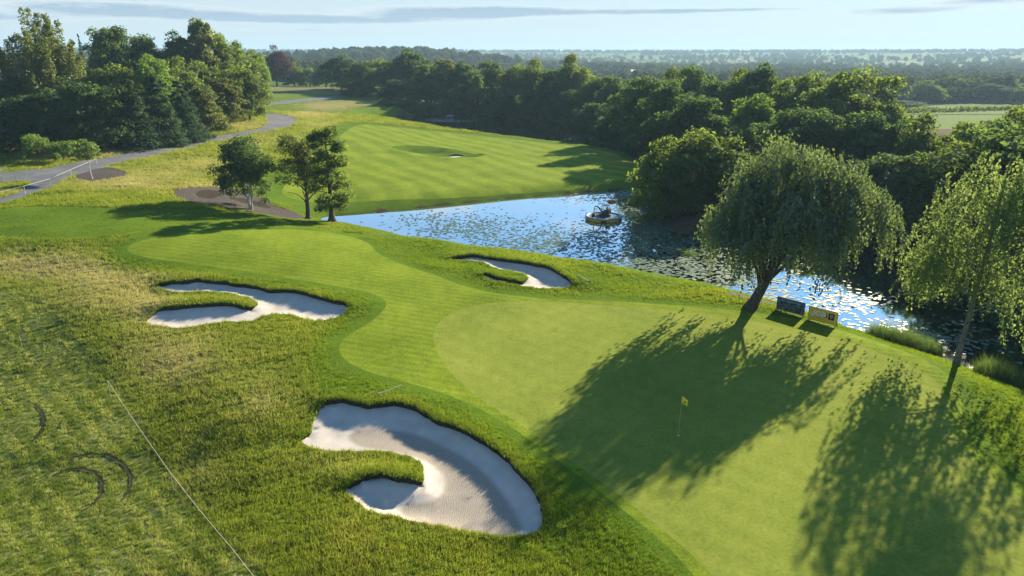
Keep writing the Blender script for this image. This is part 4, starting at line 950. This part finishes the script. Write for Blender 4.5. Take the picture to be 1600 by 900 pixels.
n = 300; addp(rng.uniform(-700, -330, n), rng.uniform(350, 900, n), rng.uniform(.6, 1.2, n) * 14)
n = 260; addp(rng.uniform(120, 700, n), rng.uniform(560, 720, n), rng.uniform(.6, 1.1, n) * 14)
FP = np.concatenate(FP); FS = np.concatenate(FS)
m = ~((FP[:, 0] > 150) & (FP[:, 0] < 420) & (FP[:, 1] < 475)); FP, FS = FP[m], FS[m]
FZ = Hbase(FP[:, 0], FP[:, 1]) + sstep(300, 900, np.hypot(FP[:, 0], FP[:, 1])) * 2.0 * wob(FP[:, 0], FP[:, 1], 400, 3)
half = rng.uniform(size=len(FP)) < .5
for i, sel in enumerate((half, ~half)):
    r2 = np.random.default_rng(97 + i); C, P, N, S, tone = broad(r2, 1.0, (1.05, .8)[i], .02, 26, 26, .085, cl=.34, low=-.9, taper=(.1, .5)[i])
    scatter('distant_woodland', np.column_stack([FP[sel], FZ[sel] - .3]), rng.uniform(0, 6.28, sel.sum()), FS[sel] * 1.15, leaf_mesh('distant_crown', P, N, S, tone, FARLEAF, r2), {}, label=('rounded hazy woods and hedgerows covering the distant farmland and hills', 'taller hazy woods and hedgerows mixed over the distant hills')[i], kind='stuff')

# ------------------------------------------------------------------ air
hv, hf = [], [(0, 3, 2, 1), (4, 5, 6, 7), (0, 1, 5, 4), (1, 2, 6, 5), (2, 3, 7, 6), (3, 0, 4, 7)]
for z in (-60.0, 130.0):
    for x, y in ((-10500, -10500), (10500, -10500), (10500, 10500), (-10500, 10500)): hv.append((x, y, z))
t = new_mat('haze_air'); vol = t.add('ShaderNodeVolumePrincipled', {'Color': (.50, .76, 1.0, 1), 'Density': 2.0e-4, 'Anisotropy': .1}); t.l.new(vol.outputs[0], t.out.inputs['Volume'])
obj('haze', mesh_np('haze', hv, hf, t.m, False), label='pale blue summer haze filling the valley air', kind='stuff')

# ------------------------------------------------------------------ made things
from mathutils import Matrix
class MB:
    def __init__(s): s.V, s.F = [], []
    def add(s, V, F): n = len(s.V); s.V += [tuple(v) for v in V]; s.F += [tuple(i + n for i in f) for f in F]; return s
    def box(s, c, d, rz=0.0, ry=0.0, bev=0.0):
        M = Matrix.Translation(c) @ Matrix.Rotation(rz, 4, 'Z') @ Matrix.Rotation(ry, 4, 'Y'); x, y, z = d[0] / 2, d[1] / 2, d[2] / 2; b = bev
        if b:
            V = []; 
            for sz in (-1, 1):
                for sx, sy in ((-1, -1), (1, -1), (1, 1), (-1, 1)):
                    V += [(sx * (x - b), sy * (y - b), sz * z), (sx * x, sy * (y - b), sz * (z - b)), (sx * (x - b), sy * y, sz * (z - b))]
            import bmesh as bm_
            bm = bm_.new(); [bm.verts.new(M @ Vector(v)) for v in V]; r = bm_.ops.convex_hull(bm, input=bm.verts); bm.verts.index_update()
            s.add([v.co for v in bm.verts], [[v.index for v in f.verts] for f in bm.faces]); bm.free(); return s
        V = [M @ Vector((sx * x, sy * y, sz * z)) for sz in (-1, 1) for sx, sy in ((-1, -1), (1, -1), (1, 1), (-1, 1))]
        return s.add(V, [(0, 3, 2, 1), (4, 5, 6, 7), (0, 1, 5, 4), (1, 2, 6, 5), (2, 3, 7, 6), (3, 0, 4, 7)])
    def tube(s, path, r, sides=8, cap=True):
        T = Tubes(); rr = r if hasattr(r, '__len__') else [r] * len(path); T.add(np.array(path, float), rr, sides); V = T.V[0]; F_ = T.F[0].tolist()
        if cap: F_ += [list(range(sides))[::-1], list(range(len(V) - sides, len(V)))]
        return s.add(V.tolist(), F_)
    def lathe(s, prof, sides=32, sx=1.0, sy=1.0):
        n = len(prof); V = [(r * math.cos(2 * math.pi * j / sides) * sx, r * math.sin(2 * math.pi * j / sides) * sy, z) for r, z in prof for j in range(sides)]
        F_ = [(i * sides + j, i * sides + (j + 1) % sides, (i + 1) * sides + (j + 1) % sides, (i + 1) * sides + j) for i in range(n - 1) for j in range(sides)]
        return s.add(V, F_)
    def build(s, name, mat, parent=None, smooth=False):
        me = bpy.data.meshes.new(name); me.from_pydata(s.V, [], s.F); me.materials.append(mat)
        if smooth: me.polygons.foreach_set('use_smooth', [True] * len(me.polygons))
        me.update(); o = bpy.data.objects.new(name, me); return link(o, parent)
def thing(name, loc, label, cat, group=None, rz=0.0):
    e = bpy.data.objects.new(name, None); link(e); e.location = loc; e.rotation_euler = (0, 0, rz); return tag(e, label, cat, group)
def gz(xy): return float(H_ground([xy[0]], [xy[1]])[0])
YEL = m_simple('yellow_paint', [(.80, .47, .025), (.88, .55, .04)], 4.0, .5, .4, .05, .01)
BLK = m_simple('black_paint', [(.012, .012, .013), (.03, .03, .032)], 6.0, .45, .5, .1, .01)
DGR = m_simple('dark_grey_steel', [(.05, .05, .052), (.09, .088, .085)], 6.0, .5, .5, .1, .01)
WHT = m_simple('white_paint', [(.62, .62, .60), (.78, .78, .76)], 3.0, .6, .3, .05, .01)
GRYB = m_simple('blue_grey_deck', [(.10, .17, .21), (.17, .25, .30)], 3.0, .4, .5, .1, .01)
WOOD = m_simple('weathered_wood', [(.13, .085, .05), (.26, .17, .10)], 5.0, .8, .2, .4, .01)
ORG = m_simple('orange_plastic', [(.55, .17, .04), (.70, .25, .06)], 3.0, .5, .4, .05, .01)
SLATE = m_simple('grey_roof', [(.10, .105, .11), (.19, .19, .19)], 3.0, .7, .3, .2, .02)
BRICK = m_simple('brick_wall', [(.26, .13, .09), (.36, .20, .14)], 2.0, .85, .2, .2, .02)
REDR = m_simple('red_tile_roof', [(.22, .09, .06), (.32, .14, .09)], 2.0, .85, .2, .2, .02)
STEEL = m_simple('galvanised_steel', [(.35, .36, .37), (.55, .55, .56)], 3.0, .4, .5, .05, .01)
ROPE = m_simple('pale_rope', [(.42, .39, .30), (.58, .54, .42)], 20.0, .9, .2, .2, .01)
NAVY = m_simple('dark_navy_panel', [(.012, .013, .02), (.025, .025, .035)], 3.0, .5, .4, .02, .01)
PALEB = m_simple('pale_blue_lettering', [(.70, .84, .93), (.80, .90, .96)], 3.0, .5, .4, .02, .01)
GOLD = m_simple('golden_emblem', [(.45, .36, .18), (.60, .50, .28)], 6.0, .45, .5, .02, .01)

# flag in the hole
xy = hit([1060], [681])[0]; YELF = m_simple('yellow_flag_cloth', [(.80, .62, .03), (.88, .70, .05)], 4.0, .8, .2, .05, .01)
f_ = thing('flagstick', (xy[0], xy[1], gz(xy)), 'yellow golf flag on a thin stick in the putting green', 'flag')
MB().tube([(0, 0, -.05), (0, 0, 1.2), (0, 0, 2.42)], [.013, .012, .010], 8).build('pole', m_simple('pole_yellow', [(.42, .40, .16), (.5, .48, .22)], 3.0, .5), f_)
V, F_ = [], []; nx, ny = 8, 6
for i in range(nx + 1):
    for j in range(ny + 1):
        u_, v_ = i / nx, j / ny; V.append((.02 + .30 * u_, -.10 * u_ + .07 * math.sin(u_ * 6.5) * u_, 2.40 - .40 * v_ - .16 * u_ ** 1.5 + .02 * math.sin(u_ * 7 + v_ * 2)))
for i in range(nx):
    for j in range(ny): a = i * (ny + 1) + j; F_.append((a, a + 1, a + ny + 2, a + ny + 1))
flg = MB().add(V, F_).build('flag', YELF, f_, True); sm = flg.modifiers.new('thick', 'SOLIDIFY'); sm.thickness = .006
MB().box((.17, -.075, 2.10), (.09, .008, .10), -.25).build('emblem', BLK, flg)
MB().lathe([(.001, .004), (.054, .006), (.058, .012), (.062, .004), (.064, -.05)], 20).build('hole_cup', WHT, f_)

# bunker rakes
for px, py, rz, lb in ((611, 619, .55, 'pale rake lying on the grass above the foreground bunker'), (911, 444, 2.2, 'small rake leaning by the right end of the pond bunker')):
    xy = hit([px], [py])[0]; t_ = thing('bunker_rake', (xy[0], xy[1], gz(xy) + .10), lb, 'rake', 'bunker rakes', rz)
    MB().tube([(-.8, 0, .02), (0, 0, .10), (.75, 0, .20)], .018, 6).build('handle', WHT, t_)
    h_ = MB().box((-.82, 0, .02), (.05, .5, .03)); [h_.box((-.82, -.22 + .055 * i, -.03), (.012, .012, .08)) for i in range(9)]; h_.build('head', DGR, t_)

# stakes and rope at the lower left
stk = [(36, 549), (173, 620), (271, 766), (370, 899)]; tops = []
for (px, py), lb in zip(stk, ('rope stake farthest up the cut field', 'rope stake second from the top of the line', 'rope stake beside the tyre marks', 'rope stake nearest the bottom edge')):
    xy = hit([px], [py])[0]; z = gz(xy); t_ = thing('rope_stake', (xy[0], xy[1], z), 'thin pale ' + lb, 'stake', 'rope stakes', .3)
    MB().tube([(0, 0, -.1), (0.01, 0, .55), (.02, 0, 1.12)], [.016, .014, .012], 6).build('shaft', STEEL, t_); MB().tube([(.02, -.035, 1.12), (.02, .0, 1.15), (.02, .035, 1.12)], .009, 5).build('eyelet', STEEL, t_)
    tops.append(np.array([xy[0] + .02, xy[1], z + 1.12]))
tops.append(tops[-1] + (tops[-1] - tops[-2]) * .8)
pth = []
for a, b in zip(tops[1:-1], tops[2:]):
    for q in np.linspace(0, 1, 9)[:-1]: p = a + (b - a) * q; p[2] -= .10 * math.sin(math.pi * q); pth.append(p)
o = MB().tube(pth, .011, 5).build('boundary_rope', ROPE); tag(o, 'pale rope strung along the stakes at lower left', 'rope')
# rope along the cart path
pp = hit([-20, 40, 80, 112, 152], [316, 303, 290, 276, 258]); tp_ = []
for i, q in enumerate(pp):
    z = gz(q); t_ = thing('rope_stake', (q[0], q[1], z), 'thin stake on the cart path edge, %s from the left' % ORD[i], 'stake', 'stakes along the cart path')
    MB().tube([(0, 0, -.1), (0, 0, .5), (0, 0, 1.05)], .022, 6).build('shaft', WHT, t_); tp_.append((q[0], q[1], z + 1.0))
o = MB().tube(np.array(tp_), .022, 5).build('path_rope', ROPE); tag(o, 'pale rope following the cart path at left', 'rope')
# metal barriers at the left path fork
for i, (pa, pb) in enumerate((((-14, 287), (4, 285)), ((5, 285), (25, 283)), ((26, 283), (47, 281)), ((-6, 272), (14, 276)))):
    a, b = hit([pa[0], pb[0]], [pa[1], pb[1]]); L = float(np.hypot(*(b - a))); t_ = thing('crowd_barrier', (a[0], a[1], gz(a)), 'pale metal crowd barrier at the path fork, ' + ('leftmost of the front line', 'middle of the front line', 'right end of the front line', 'the one standing behind')[i], 'barrier', 'crowd barriers at the path fork', math.atan2(b[1] - a[1], b[0] - a[0]))
    MB().tube([(.04, 0, .12), (.04, 0, 1.1), (L - .04, 0, 1.1), (L - .04, 0, .12), (.04, 0, .12)], .028, 6).build('frame', STEEL, t_)
    for j in range(9): MB().tube([(.04 + (L - .08) * (j + 1) / 10, 0, .12), (.04 + (L - .08) * (j + 1) / 10, 0, 1.1)], .014, 5).build('bar', STEEL, t_)
    for q in (.2, L - .2): MB().box((q, 0, .06), (.06, .6, .05)).build('foot', STEEL, t_)

# boards by the water
def board(pl, pr, label):
    a, b = hit([pl[0], pr[0]], [pl[1], pr[1]]); L = float(np.hypot(*(b - a))); z = max(gz(a), gz(b))
    return thing('advertising_board', (a[0], a[1], z), label, 'sign', 'boards by the water', math.atan2(b[1] - a[1], b[0] - a[0])), L
for i, (pl, pr) in enumerate((((1213, 484), (1255, 496)), ((1262, 499), (1306, 511)))):
    t_, L = board(pl, pr, ('blue picture board nearest the weeping tree', 'yellow JCB board right of the blue picture board')[i]); Hb = 1.02; zb = .12
    MB().box((L / 2, 0, zb + Hb / 2), (L, .04, Hb), bev=.004).build('panel', YEL if i else MATS.setdefault('photo_print', None) or NAVY, t_)
    fr = MB(); fr.box((L / 2, -.0, zb + Hb + .02), (L + .06, .06, .04)); fr.box((L / 2, 0, zb - .02), (L + .06, .06, .04))
    for q in (-.015, L + .015): fr.box((q, 0, zb + Hb / 2), (.03, .055, Hb))
    fr.build('frame', DGR if i else WOOD, t_)
    for q in (.08, L - .08): MB().tube([(q, .03, -.35), (q, .03, zb + Hb)], .025, 6).build('leg', DGR, t_); MB().tube([(q, .03, zb + Hb * .8), (q, .6, -.25)], .02, 6).build('brace', DGR, t_)
    if i:
        cu = bpy.data.curves.new('lettering', 'FONT'); cu.body = 'JCB'; cu.size = .56; cu.extrude = .004; cu.offset = .012; cu.shear = .18; cu.space_character = 1.05; cu.align_x = 'CENTER'; cu.align_y = 'CENTER'
        to = bpy.data.objects.new('lettering_curve', cu); me = bpy.data.meshes.new_from_object(to); me.name = 'lettering'; me.materials.clear()
        for sc, yy, mt, nm in ((1.12, -.026, NAVY, 'lettering_outline'), (1.0, -.034, PALEB, 'lettering')):  # dark printed outline behind the pale letters
            m2 = me.copy(); m2.materials.append(mt); o = bpy.data.objects.new(nm, m2); link(o, t_); o.location = (L * .36 + (.02 if sc > 1 else 0), yy, zb + Hb * .56 - (.015 if sc > 1 else 0)); o.rotation_euler = (math.pi / 2, 0, 0); o.scale = (1.22 * sc, sc, 1)
        em = MB().box((L * .80, -.026, zb + Hb * .55), (.46, .012, .52)).build('emblem_panel', NAVY, t_)
        sh = MB().add([(L * .80 + x * .11, -.036, zb + Hb * .56 + z * .13) for x, z in ((-1, 1), (0, 1.25), (1, 1), (1, 0), (.6, -.8), (0, -1.25), (-.6, -.8), (-1, 0))], [(0, 7, 6, 5, 4, 3, 2, 1)]); sh.build('emblem', GOLD, em)
        MB().add([(L * .80 + x * .055, -.042, zb + Hb * .56 + z * .07) for x, z in ((-1, 1), (1, 1), (.6, -.8), (0, -1.2), (-.6, -.8))], [(0, 4, 3, 2, 1)]).build('emblem_field', NAVY, em)
        MB().box((L * .36, -.024, zb + Hb * .17), (L * .55, .006, .03)).build('strapline', WOOD, t_)
    else:
        t = new_mat('landscape_print'); co = t.add('ShaderNodeTexCoord').outputs['Generated']; s3 = t.add('ShaderNodeSeparateXYZ', {0: co}); n = t.noise(co, 4.0, 4.0)
        base_ = t.ramp(s3.outputs[2], [(.0, (.14, .13, .11)), (.3, (.10, .11, .10)), (.45, (.03, .09, .06)), (.6, (.08, .22, .28)), (.85, (.16, .24, .28)), (1, (.18, .22, .24))])
        c = t.mix(t.smooth(n, .45, .62), base_, (.012, .02, .04)); c = t.mix(t.smooth(t.noise(co, 7.0, 2.0), .62, .7), c, (.20, .50, .62))
        MB().box((L / 2, -.024, zb + Hb / 2), (L - .08, .008, Hb - .08)).build('picture', finish(t, principled(t, c, .5, .4)), t_)

# excavator on a round raft
cx_, cy_ = (float(v) for v in at(943, 342, WL)); rf = thing('round_raft', (cx_, cy_, WL), 'round yellow banded raft floating on the pond', 'raft')
MB().lathe([(2.2, -.15), (2.48, .02), (2.55, .2), (2.5, .34)], 40).build('hull', YEL, rf, True)
MB().lathe([(2.5, .34), (2.57, .40), (2.55, .47), (2.42, .5), (2.25, .48), (2.2, .40)], 40).build('rim', GRYB, rf, True)
dk = MB().lathe([(2.21, .40), (2.2, .36), (1.0, .36), (.01, .36)], 40).build('deck', GRYB, rf)
for i in range(6): a = i * 1.047 + .4; MB().box((2.56 * math.cos(a), 2.56 * math.sin(a), .17), (.05, .7, .24), a).build('hull_band', GRYB if i % 2 else BLK, rf)
ex = thing('mini_excavator', (cx_ + .1, cy_ + .1, WL + .365), 'small black excavator standing on the round raft', 'excavator', None, .12)
for sy in (-.45, .45):
    tr = MB(); prof = [(-.75, .12), (-.68, .02), (.68, .0), (.78, .14), (.7, .30), (-.66, .30)]; n = len(prof)
    tr.add([(x, sy + d, z) for d in (-.13, .13) for x, z in prof], [tuple(range(n))[::-1], tuple(range(n, 2 * n))] + [(i, (i + 1) % n, (i + 1) % n + n, i + n) for i in range(n)]); k_ = tr.build('track', BLK, ex)
    for q in (-.5, 0, .5): MB().lathe([(.001, 0), (.10, 0), (.11, .03), (.001, .03)], 12).build('roller', DGR, k_); bpy.data.objects[-1] if False else None; k_.children[-1].location = (q, sy - (.16 if sy < 0 else -.14), .13); k_.children[-1].rotation_euler = (math.pi / 2, 0, 0)
MB().box((0, 0, .36), (.7, .66, .14)).build('undercarriage', DGR, ex)
MB().box((-.98, 0, .14), (.06, 1.15, .26)).box((-.85, 0, .16), (.3, .3, .06)).build('dozer_blade', DGR, ex)
bd = MB().box((.25, 0, .58), (1.15, .92, .28), bev=.05).box((.62, 0, .86), (.5, .9, .34), bev=.08).build('engine_cover', DGR, ex)
MB().box((.60, -.453, .84), (.3, .01, .18)).build('side_decal', YEL, bd)
MB().box((.12, 0, .82), (.4, .42, .12), bev=.03).box((.32, 0, 1.06), (.1, .42, .45), 0, .15, .03).build('seat', BLK, ex)
cp_ = MB()
for sx, sy in ((-.28, -.4), (-.28, .4), (.55, -.4), (.55, .4)): cp_.tube([(sx, sy, .72), (sx * .95, sy, 1.5)], .03, 6)
cp_.box((.13, 0, 1.53), (1.0, .92, .06), bev=.02); cp_.build('canopy', BLK, ex)
MB().tube([(-.35, -.05, .6), (-.75, -.05, 1.15), (-1.05, -.05, 1.42), (-1.35, -.05, 1.42)], [.10, .11, .10, .07], 6).build('boom', DGR, ex)
MB().tube([(-1.3, -.05, 1.48), (-1.45, -.05, 1.3), (-1.5, -.05, .38)], [.07, .08, .06], 6).build('dipper_arm', YEL, ex)
bk = MB(); pr = [(-.12, .42), (.12, .40), (.22, .18), (.12, .0), (-.1, -.02), (-.28, .1)]; n = len(pr); bk.add([(-1.55 + x, -.05 + d, z) for d in (-.22, .22) for x, z in pr], [tuple(range(n))[::-1], tuple(range(n, 2 * n))] + [(i, (i + 1) % n, (i + 1) % n + n, i + n) for i in range(n)]); bk.build('bucket', BLK, ex)
MB().tube([(-.4, -.05, .8), (-.85, -.05, 1.02)], .035, 6).build('ram', STEEL, ex)
fx, fy = (float(v) for v in at(956, 315.5, WL)); fl_ = thing('orange_float', (fx, fy, WL), 'orange float resting on the lily pads behind the excavator', 'float')
MB().lathe([(.01, -.1), (.5, -.1), (.62, .05), (.6, .22), (.4, .32), (.01, .34)], 20, 1.1, .7).build('body', ORG, fl_, True); MB().tube([(-.15, 0, .3), (0, 0, .44), (.15, 0, .3)], .03, 6).build('handle', BLK, fl_)
# floating duck house and fountains on the far pond
dx_, dy_ = (float(v) for v in at(703, 185, WL)); dh = thing('duck_house', (dx_, dy_, WL), 'small wooden duck house floating on the far pond', 'duck house', None, .2)
MB().box((0, 0, .08), (3.0, 2.2, .24)).build('pontoon', WOOD, dh); MB().box((0, 0, .75), (2.2, 1.4, 1.1)).build('wall', WOOD, dh)
MB().add([(-1.3, -.95, 1.28), (1.3, -.95, 1.28), (1.3, .95, 1.28), (-1.3, .95, 1.28), (-1.2, 0, 2.0), (1.2, 0, 2.0)], [(0, 1, 5, 4), (2, 3, 4, 5), (1, 2, 5), (3, 0, 4), (3, 2, 1, 0)]).build('roof', m_simple('pinkish_shingle', [(.34, .22, .17), (.46, .32, .26)], 3.0), dh)
MB().box((-.4, -.71, .55), (.5, .03, .6)).build('door', BLK, dh); dh.scale = (.9, .9, .6)
# pavilion, benches and lamp post beyond the path bend
px_ = hit([576], [147])[0]; pv = thing('garden_pavilion', (px_[0], px_[1], gz(px_)), 'small open pavilion with a grey roof before the far trees', 'pavilion')
for sx in (-2.0, 2.0):
    for sy in (-1.6, 1.6): MB().box((sx, sy, 1.2), (.16, .16, 2.6)).build('post', WOOD, pv)
MB().add([(-2.7, -2.2, 2.4), (2.7, -2.2, 2.4), (2.7, 2.2, 2.4), (-2.7, 2.2, 2.4), (-.4, 0, 4.2), (.4, 0, 4.2)], [(0, 1, 5, 4), (2, 3, 4, 5), (1, 2, 5), (3, 0, 4), (3, 2, 1, 0)]).build('roof', SLATE, pv)
MB().box((0, -1.6, .95), (3.9, .07, .08)).box((0, -1.6, .5), (3.9, .06, .07)).build('railing', WOOD, pv)
for i, px in enumerate((548, 561, 594, 603)):
    q = hit([px], [148])[0]; t_ = thing('picnic_table', (q[0], q[1], gz(q)), 'orange brown picnic table near the pavilion, %s from the left' % ORD[i], 'table', 'picnic tables by the pavilion', .2 * i)
    MB().box((0, 0, .76), (1.9, .8, .06)).build('tabletop', ORG if i == 2 else WOOD, t_)
    for sy in (-.75, .75): MB().box((0, sy, .45), (1.9, .28, .05)).build('bench', ORG if i == 2 else WOOD, t_)
    for sx in (-.7, .7): MB().box((sx, 0, .4), (.08, 1.5, .07)).box((sx, -.45, .38), (.08, .08, .78)).box((sx, .45, .38), (.08, .08, .78)).build('leg', WOOD, t_)
q = hit([521], [147])[0]; t_ = thing('lamp_post', (q[0], q[1], gz(q)), 'tall green lamp post left of the pavilion', 'lamp post')
MB().tube([(0, 0, -.2), (0, 0, .6), (0, 0, 8.6)], [.2, .13, .08], 8).build('pole', m_simple('green_post_paint', [(.10, .17, .14), (.15, .23, .19)], 3.0), t_); MB().box((0, -.2, 8.7), (.3, .8, .16), bev=.03).build('lamp_head', STEEL, t_)

# reeds on the bank
def reed_mesh(seed, n, rx, ry, h):
    rng = np.random.default_rng(seed); V = []
    for i in range(n):
        a = rng.uniform(0, 6.28); q = math.sqrt(rng.uniform()); b = np.array([rx * q * math.cos(a), ry * q * math.sin(a), -.3]); hh = h * rng.uniform(.55, 1.1) * (1 - .35 * q ** 3); d = np.array([rng.normal(0, .22), rng.normal(0, .22), 1.0]) * hh; sd = np.array([math.cos(a + 1), math.sin(a + 1), 0]) * rng.uniform(.015, .03)
        V += [b - sd, b + sd, b + d]
    return mesh_np('reed_blades', np.array(V), np.arange(3 * n).reshape(-1, 3), LEAF['dark'], False, None, {'tone': rng.uniform(0, .7, n)})
for i, (px, py, rx, ry, h, lb) in enumerate(((1378, 528, 1.5, .9, 1.9, 'dark reed clump right of the yellow board'), (1412, 538, 1.5, .9, 2.0, 'dark reed clump in the middle of the bank'), (1446, 548, 1.3, .9, 1.7, 'dark reed clump nearest the airy birch'), (1552, 588, 1.5, 1.0, 2.0, 'dark reed clump right of the airy birch'), (1584, 598, 1.4, 1.0, 1.8, 'dark reed clump at the right picture edge'), (1073, 395, 1.6, .7, .9, 'low dark reeds standing out in the lily pads'))):
    xy = np.array(at(px, py, WL + .15)); t_ = thing('reed_clump', (xy[0], xy[1], max(gz(xy), WL - .1)), lb, 'reeds', 'reeds along the pond'); o = bpy.data.objects.new('blades', reed_mesh(200 + i, 2200, rx, ry, h)); link(o, t_)

# tyre ruts in the cut field
RUTM = m_simple('rutted_turf', [(.03, .035, .012), (.06, .062, .022)], 9.0, .95, .1, .8, .05)
for pts_, lb in (([(82, 742), (100, 735), (125, 733), (148, 738), (160, 752), (158, 770), (146, 786), (126, 798)], 'dark curved tyre rut, inner of the pair by the rope'), ([(112, 718), (140, 713), (168, 713), (192, 724), (205, 742), (203, 762), (190, 782)], 'dark curved tyre rut, outer of the pair by the rope'), ([(54, 632), (66, 645), (71, 662), (66, 682), (50, 698)], 'faint curved tyre rut at the left of the field')):
    p_ = np.array(pts_, float); tt = np.linspace(0, len(p_) - 1, 40); q = hit(np.interp(tt, np.arange(len(p_)), p_[:, 0]), np.interp(tt, np.arange(len(p_)), p_[:, 1]))
    tg_ = unit(np.gradient(q, axis=0)); nr = np.stack([-tg_[:, 1], tg_[:, 0]], 1); wd = .10 * np.sin(np.linspace(.15, math.pi - .15, 40)) ** .5; wd = wd * (1 + .3 * np.sin(np.arange(40) * 1.7))
    A = q + nr * wd[:, None]; B = q - nr * wd[:, None]; V = np.vstack([np.column_stack([A, H_ground(A[:, 0], A[:, 1]) + .05]), np.column_stack([q, H_ground(q[:, 0], q[:, 1]) + .03]), np.column_stack([B, H_ground(B[:, 0], B[:, 1]) + .05])]); i = np.arange(39)
    o = obj('tyre_rut', mesh_np('tyre_rut', V, np.vstack([np.stack([i + 40, i + 41, i + 1, i], 1), np.stack([i + 80, i + 81, i + 41, i + 40], 1)]), RUTM), label=lb, kind='structure')

# far buildings
def house(x, y, w_, d_, h, label, wm, rm, rz=0.0, spire=0.0, flat=False):
    z = float(Hbase([x], [y])[0]) + 2 * float(wob(np.array([x]), np.array([y]), 400, 3)[0]) * float(sstep(300, 900, np.hypot(x, y))); t_ = thing('church' if spire else ('warehouse' if flat else 'house'), (x, y, z), label, 'church' if spire else 'building', None if spire else ('far warehouses' if flat else 'far village houses'), rz)
    wl_ = MB().box((0, 0, h / 2 - .5), (w_, d_, h + 1)).build('wall', wm, t_); rh = (.08 if flat else .55) * d_
    MB().add([(-w_ / 2 - .3, -d_ / 2 - .3, h), (w_ / 2 + .3, -d_ / 2 - .3, h), (w_ / 2 + .3, d_ / 2 + .3, h), (-w_ / 2 - .3, d_ / 2 + .3, h), (-w_ / 2 - .3, 0, h + rh), (w_ / 2 + .3, 0, h + rh)], [(0, 1, 5, 4), (2, 3, 4, 5), (1, 2, 5), (3, 0, 4), (3, 2, 1, 0)]).build('roof', rm, t_)
    for q in np.linspace(-w_ * .35, w_ * .35, 4): MB().box((q, -d_ / 2 - .04, h * .55), (w_ * .1, .1, h * .3)).build('window', NAVY, wl_)
    if spire: MB().box((-w_ / 2 - 2, 0, 7), (5, 5, 16)).build('tower', wm, t_); MB().add([(-w_ / 2 - 4.5, -2.5, 15), (-w_ / 2 + .5, -2.5, 15), (-w_ / 2 + .5, 2.5, 15), (-w_ / 2 - 4.5, 2.5, 15), (-w_ / 2 - 2, 0, 27)], [(0, 1, 4), (1, 2, 4), (2, 3, 4), (3, 0, 4)]).build('spire', SLATE, t_)
vill = [(944, 113), (958, 116), (972, 114), (990, 118), (1006, 117), (1020, 119), (1032, 117), (1046, 119), (1000, 113), (1064, 120)]
for i, (px, py) in enumerate(vill):
    x, y = (float(v) for v in at(px, py + 2, -11.0)); house(x, y, 13 + i % 4 * 3, 8, 5.5, 'far village house, %s from the left' % ORD[sorted(vill).index((px, py))], (WHT, BRICK)[i % 2], (REDR, SLATE)[i % 3 == 0], .3 * i)
x, y = (float(v) for v in at(980, 112, -11.0)); house(x, y, 20, 9, 8, 'far village church with a small spire', BRICK, SLATE, .2, 1.0)
for px, Y, w_, h, lb in ((492, 620, 42, 7, 'long white warehouse roof behind the copper beech'), (6, 300, 40, 7, 'white roofed shed at the far left behind the trees'), (1130, 640, 50, 4, 'low white roofed shed beyond the right hand wood')):
    x = (px - 800) / FPX * Y * CP; house(x, Y, w_, 22, h, lb, WHT, WHT, .1, 0, True)
for i, (pa, pb) in enumerate((((1395, 178), (1600, 178)), ((1478, 151), (1640, 152)))):
    a, b = hit([pa[0], pb[0]], [pa[1], pb[1]]); t_ = thing('field_hedge', (a[0], a[1], gz(a)), ('dark hedge across the sunlit field', 'thin hedge at the far side of the sunlit field')[i], 'hedge', 'hedges of the sunlit field', math.atan2(*(b - a)[::-1])); L = float(np.hypot(*(b - a))); rng = np.random.default_rng(300 + i); n = 2600
    P = np.column_stack([rng.uniform(0, L, n), rng.normal(0, .6, n), rng.uniform(.1, 2.3, n) * (1 + .3 * np.sin(np.linspace(0, 40, n)))]); o = bpy.data.objects.new('foliage', leaf_mesh('hedge_leaves', P, rng.normal(size=(n, 3)) + [0, 0, .6], rng.uniform(.3, .6, n), rng.uniform(0, 1, n), LEAF['oak'], rng)); link(o, t_)
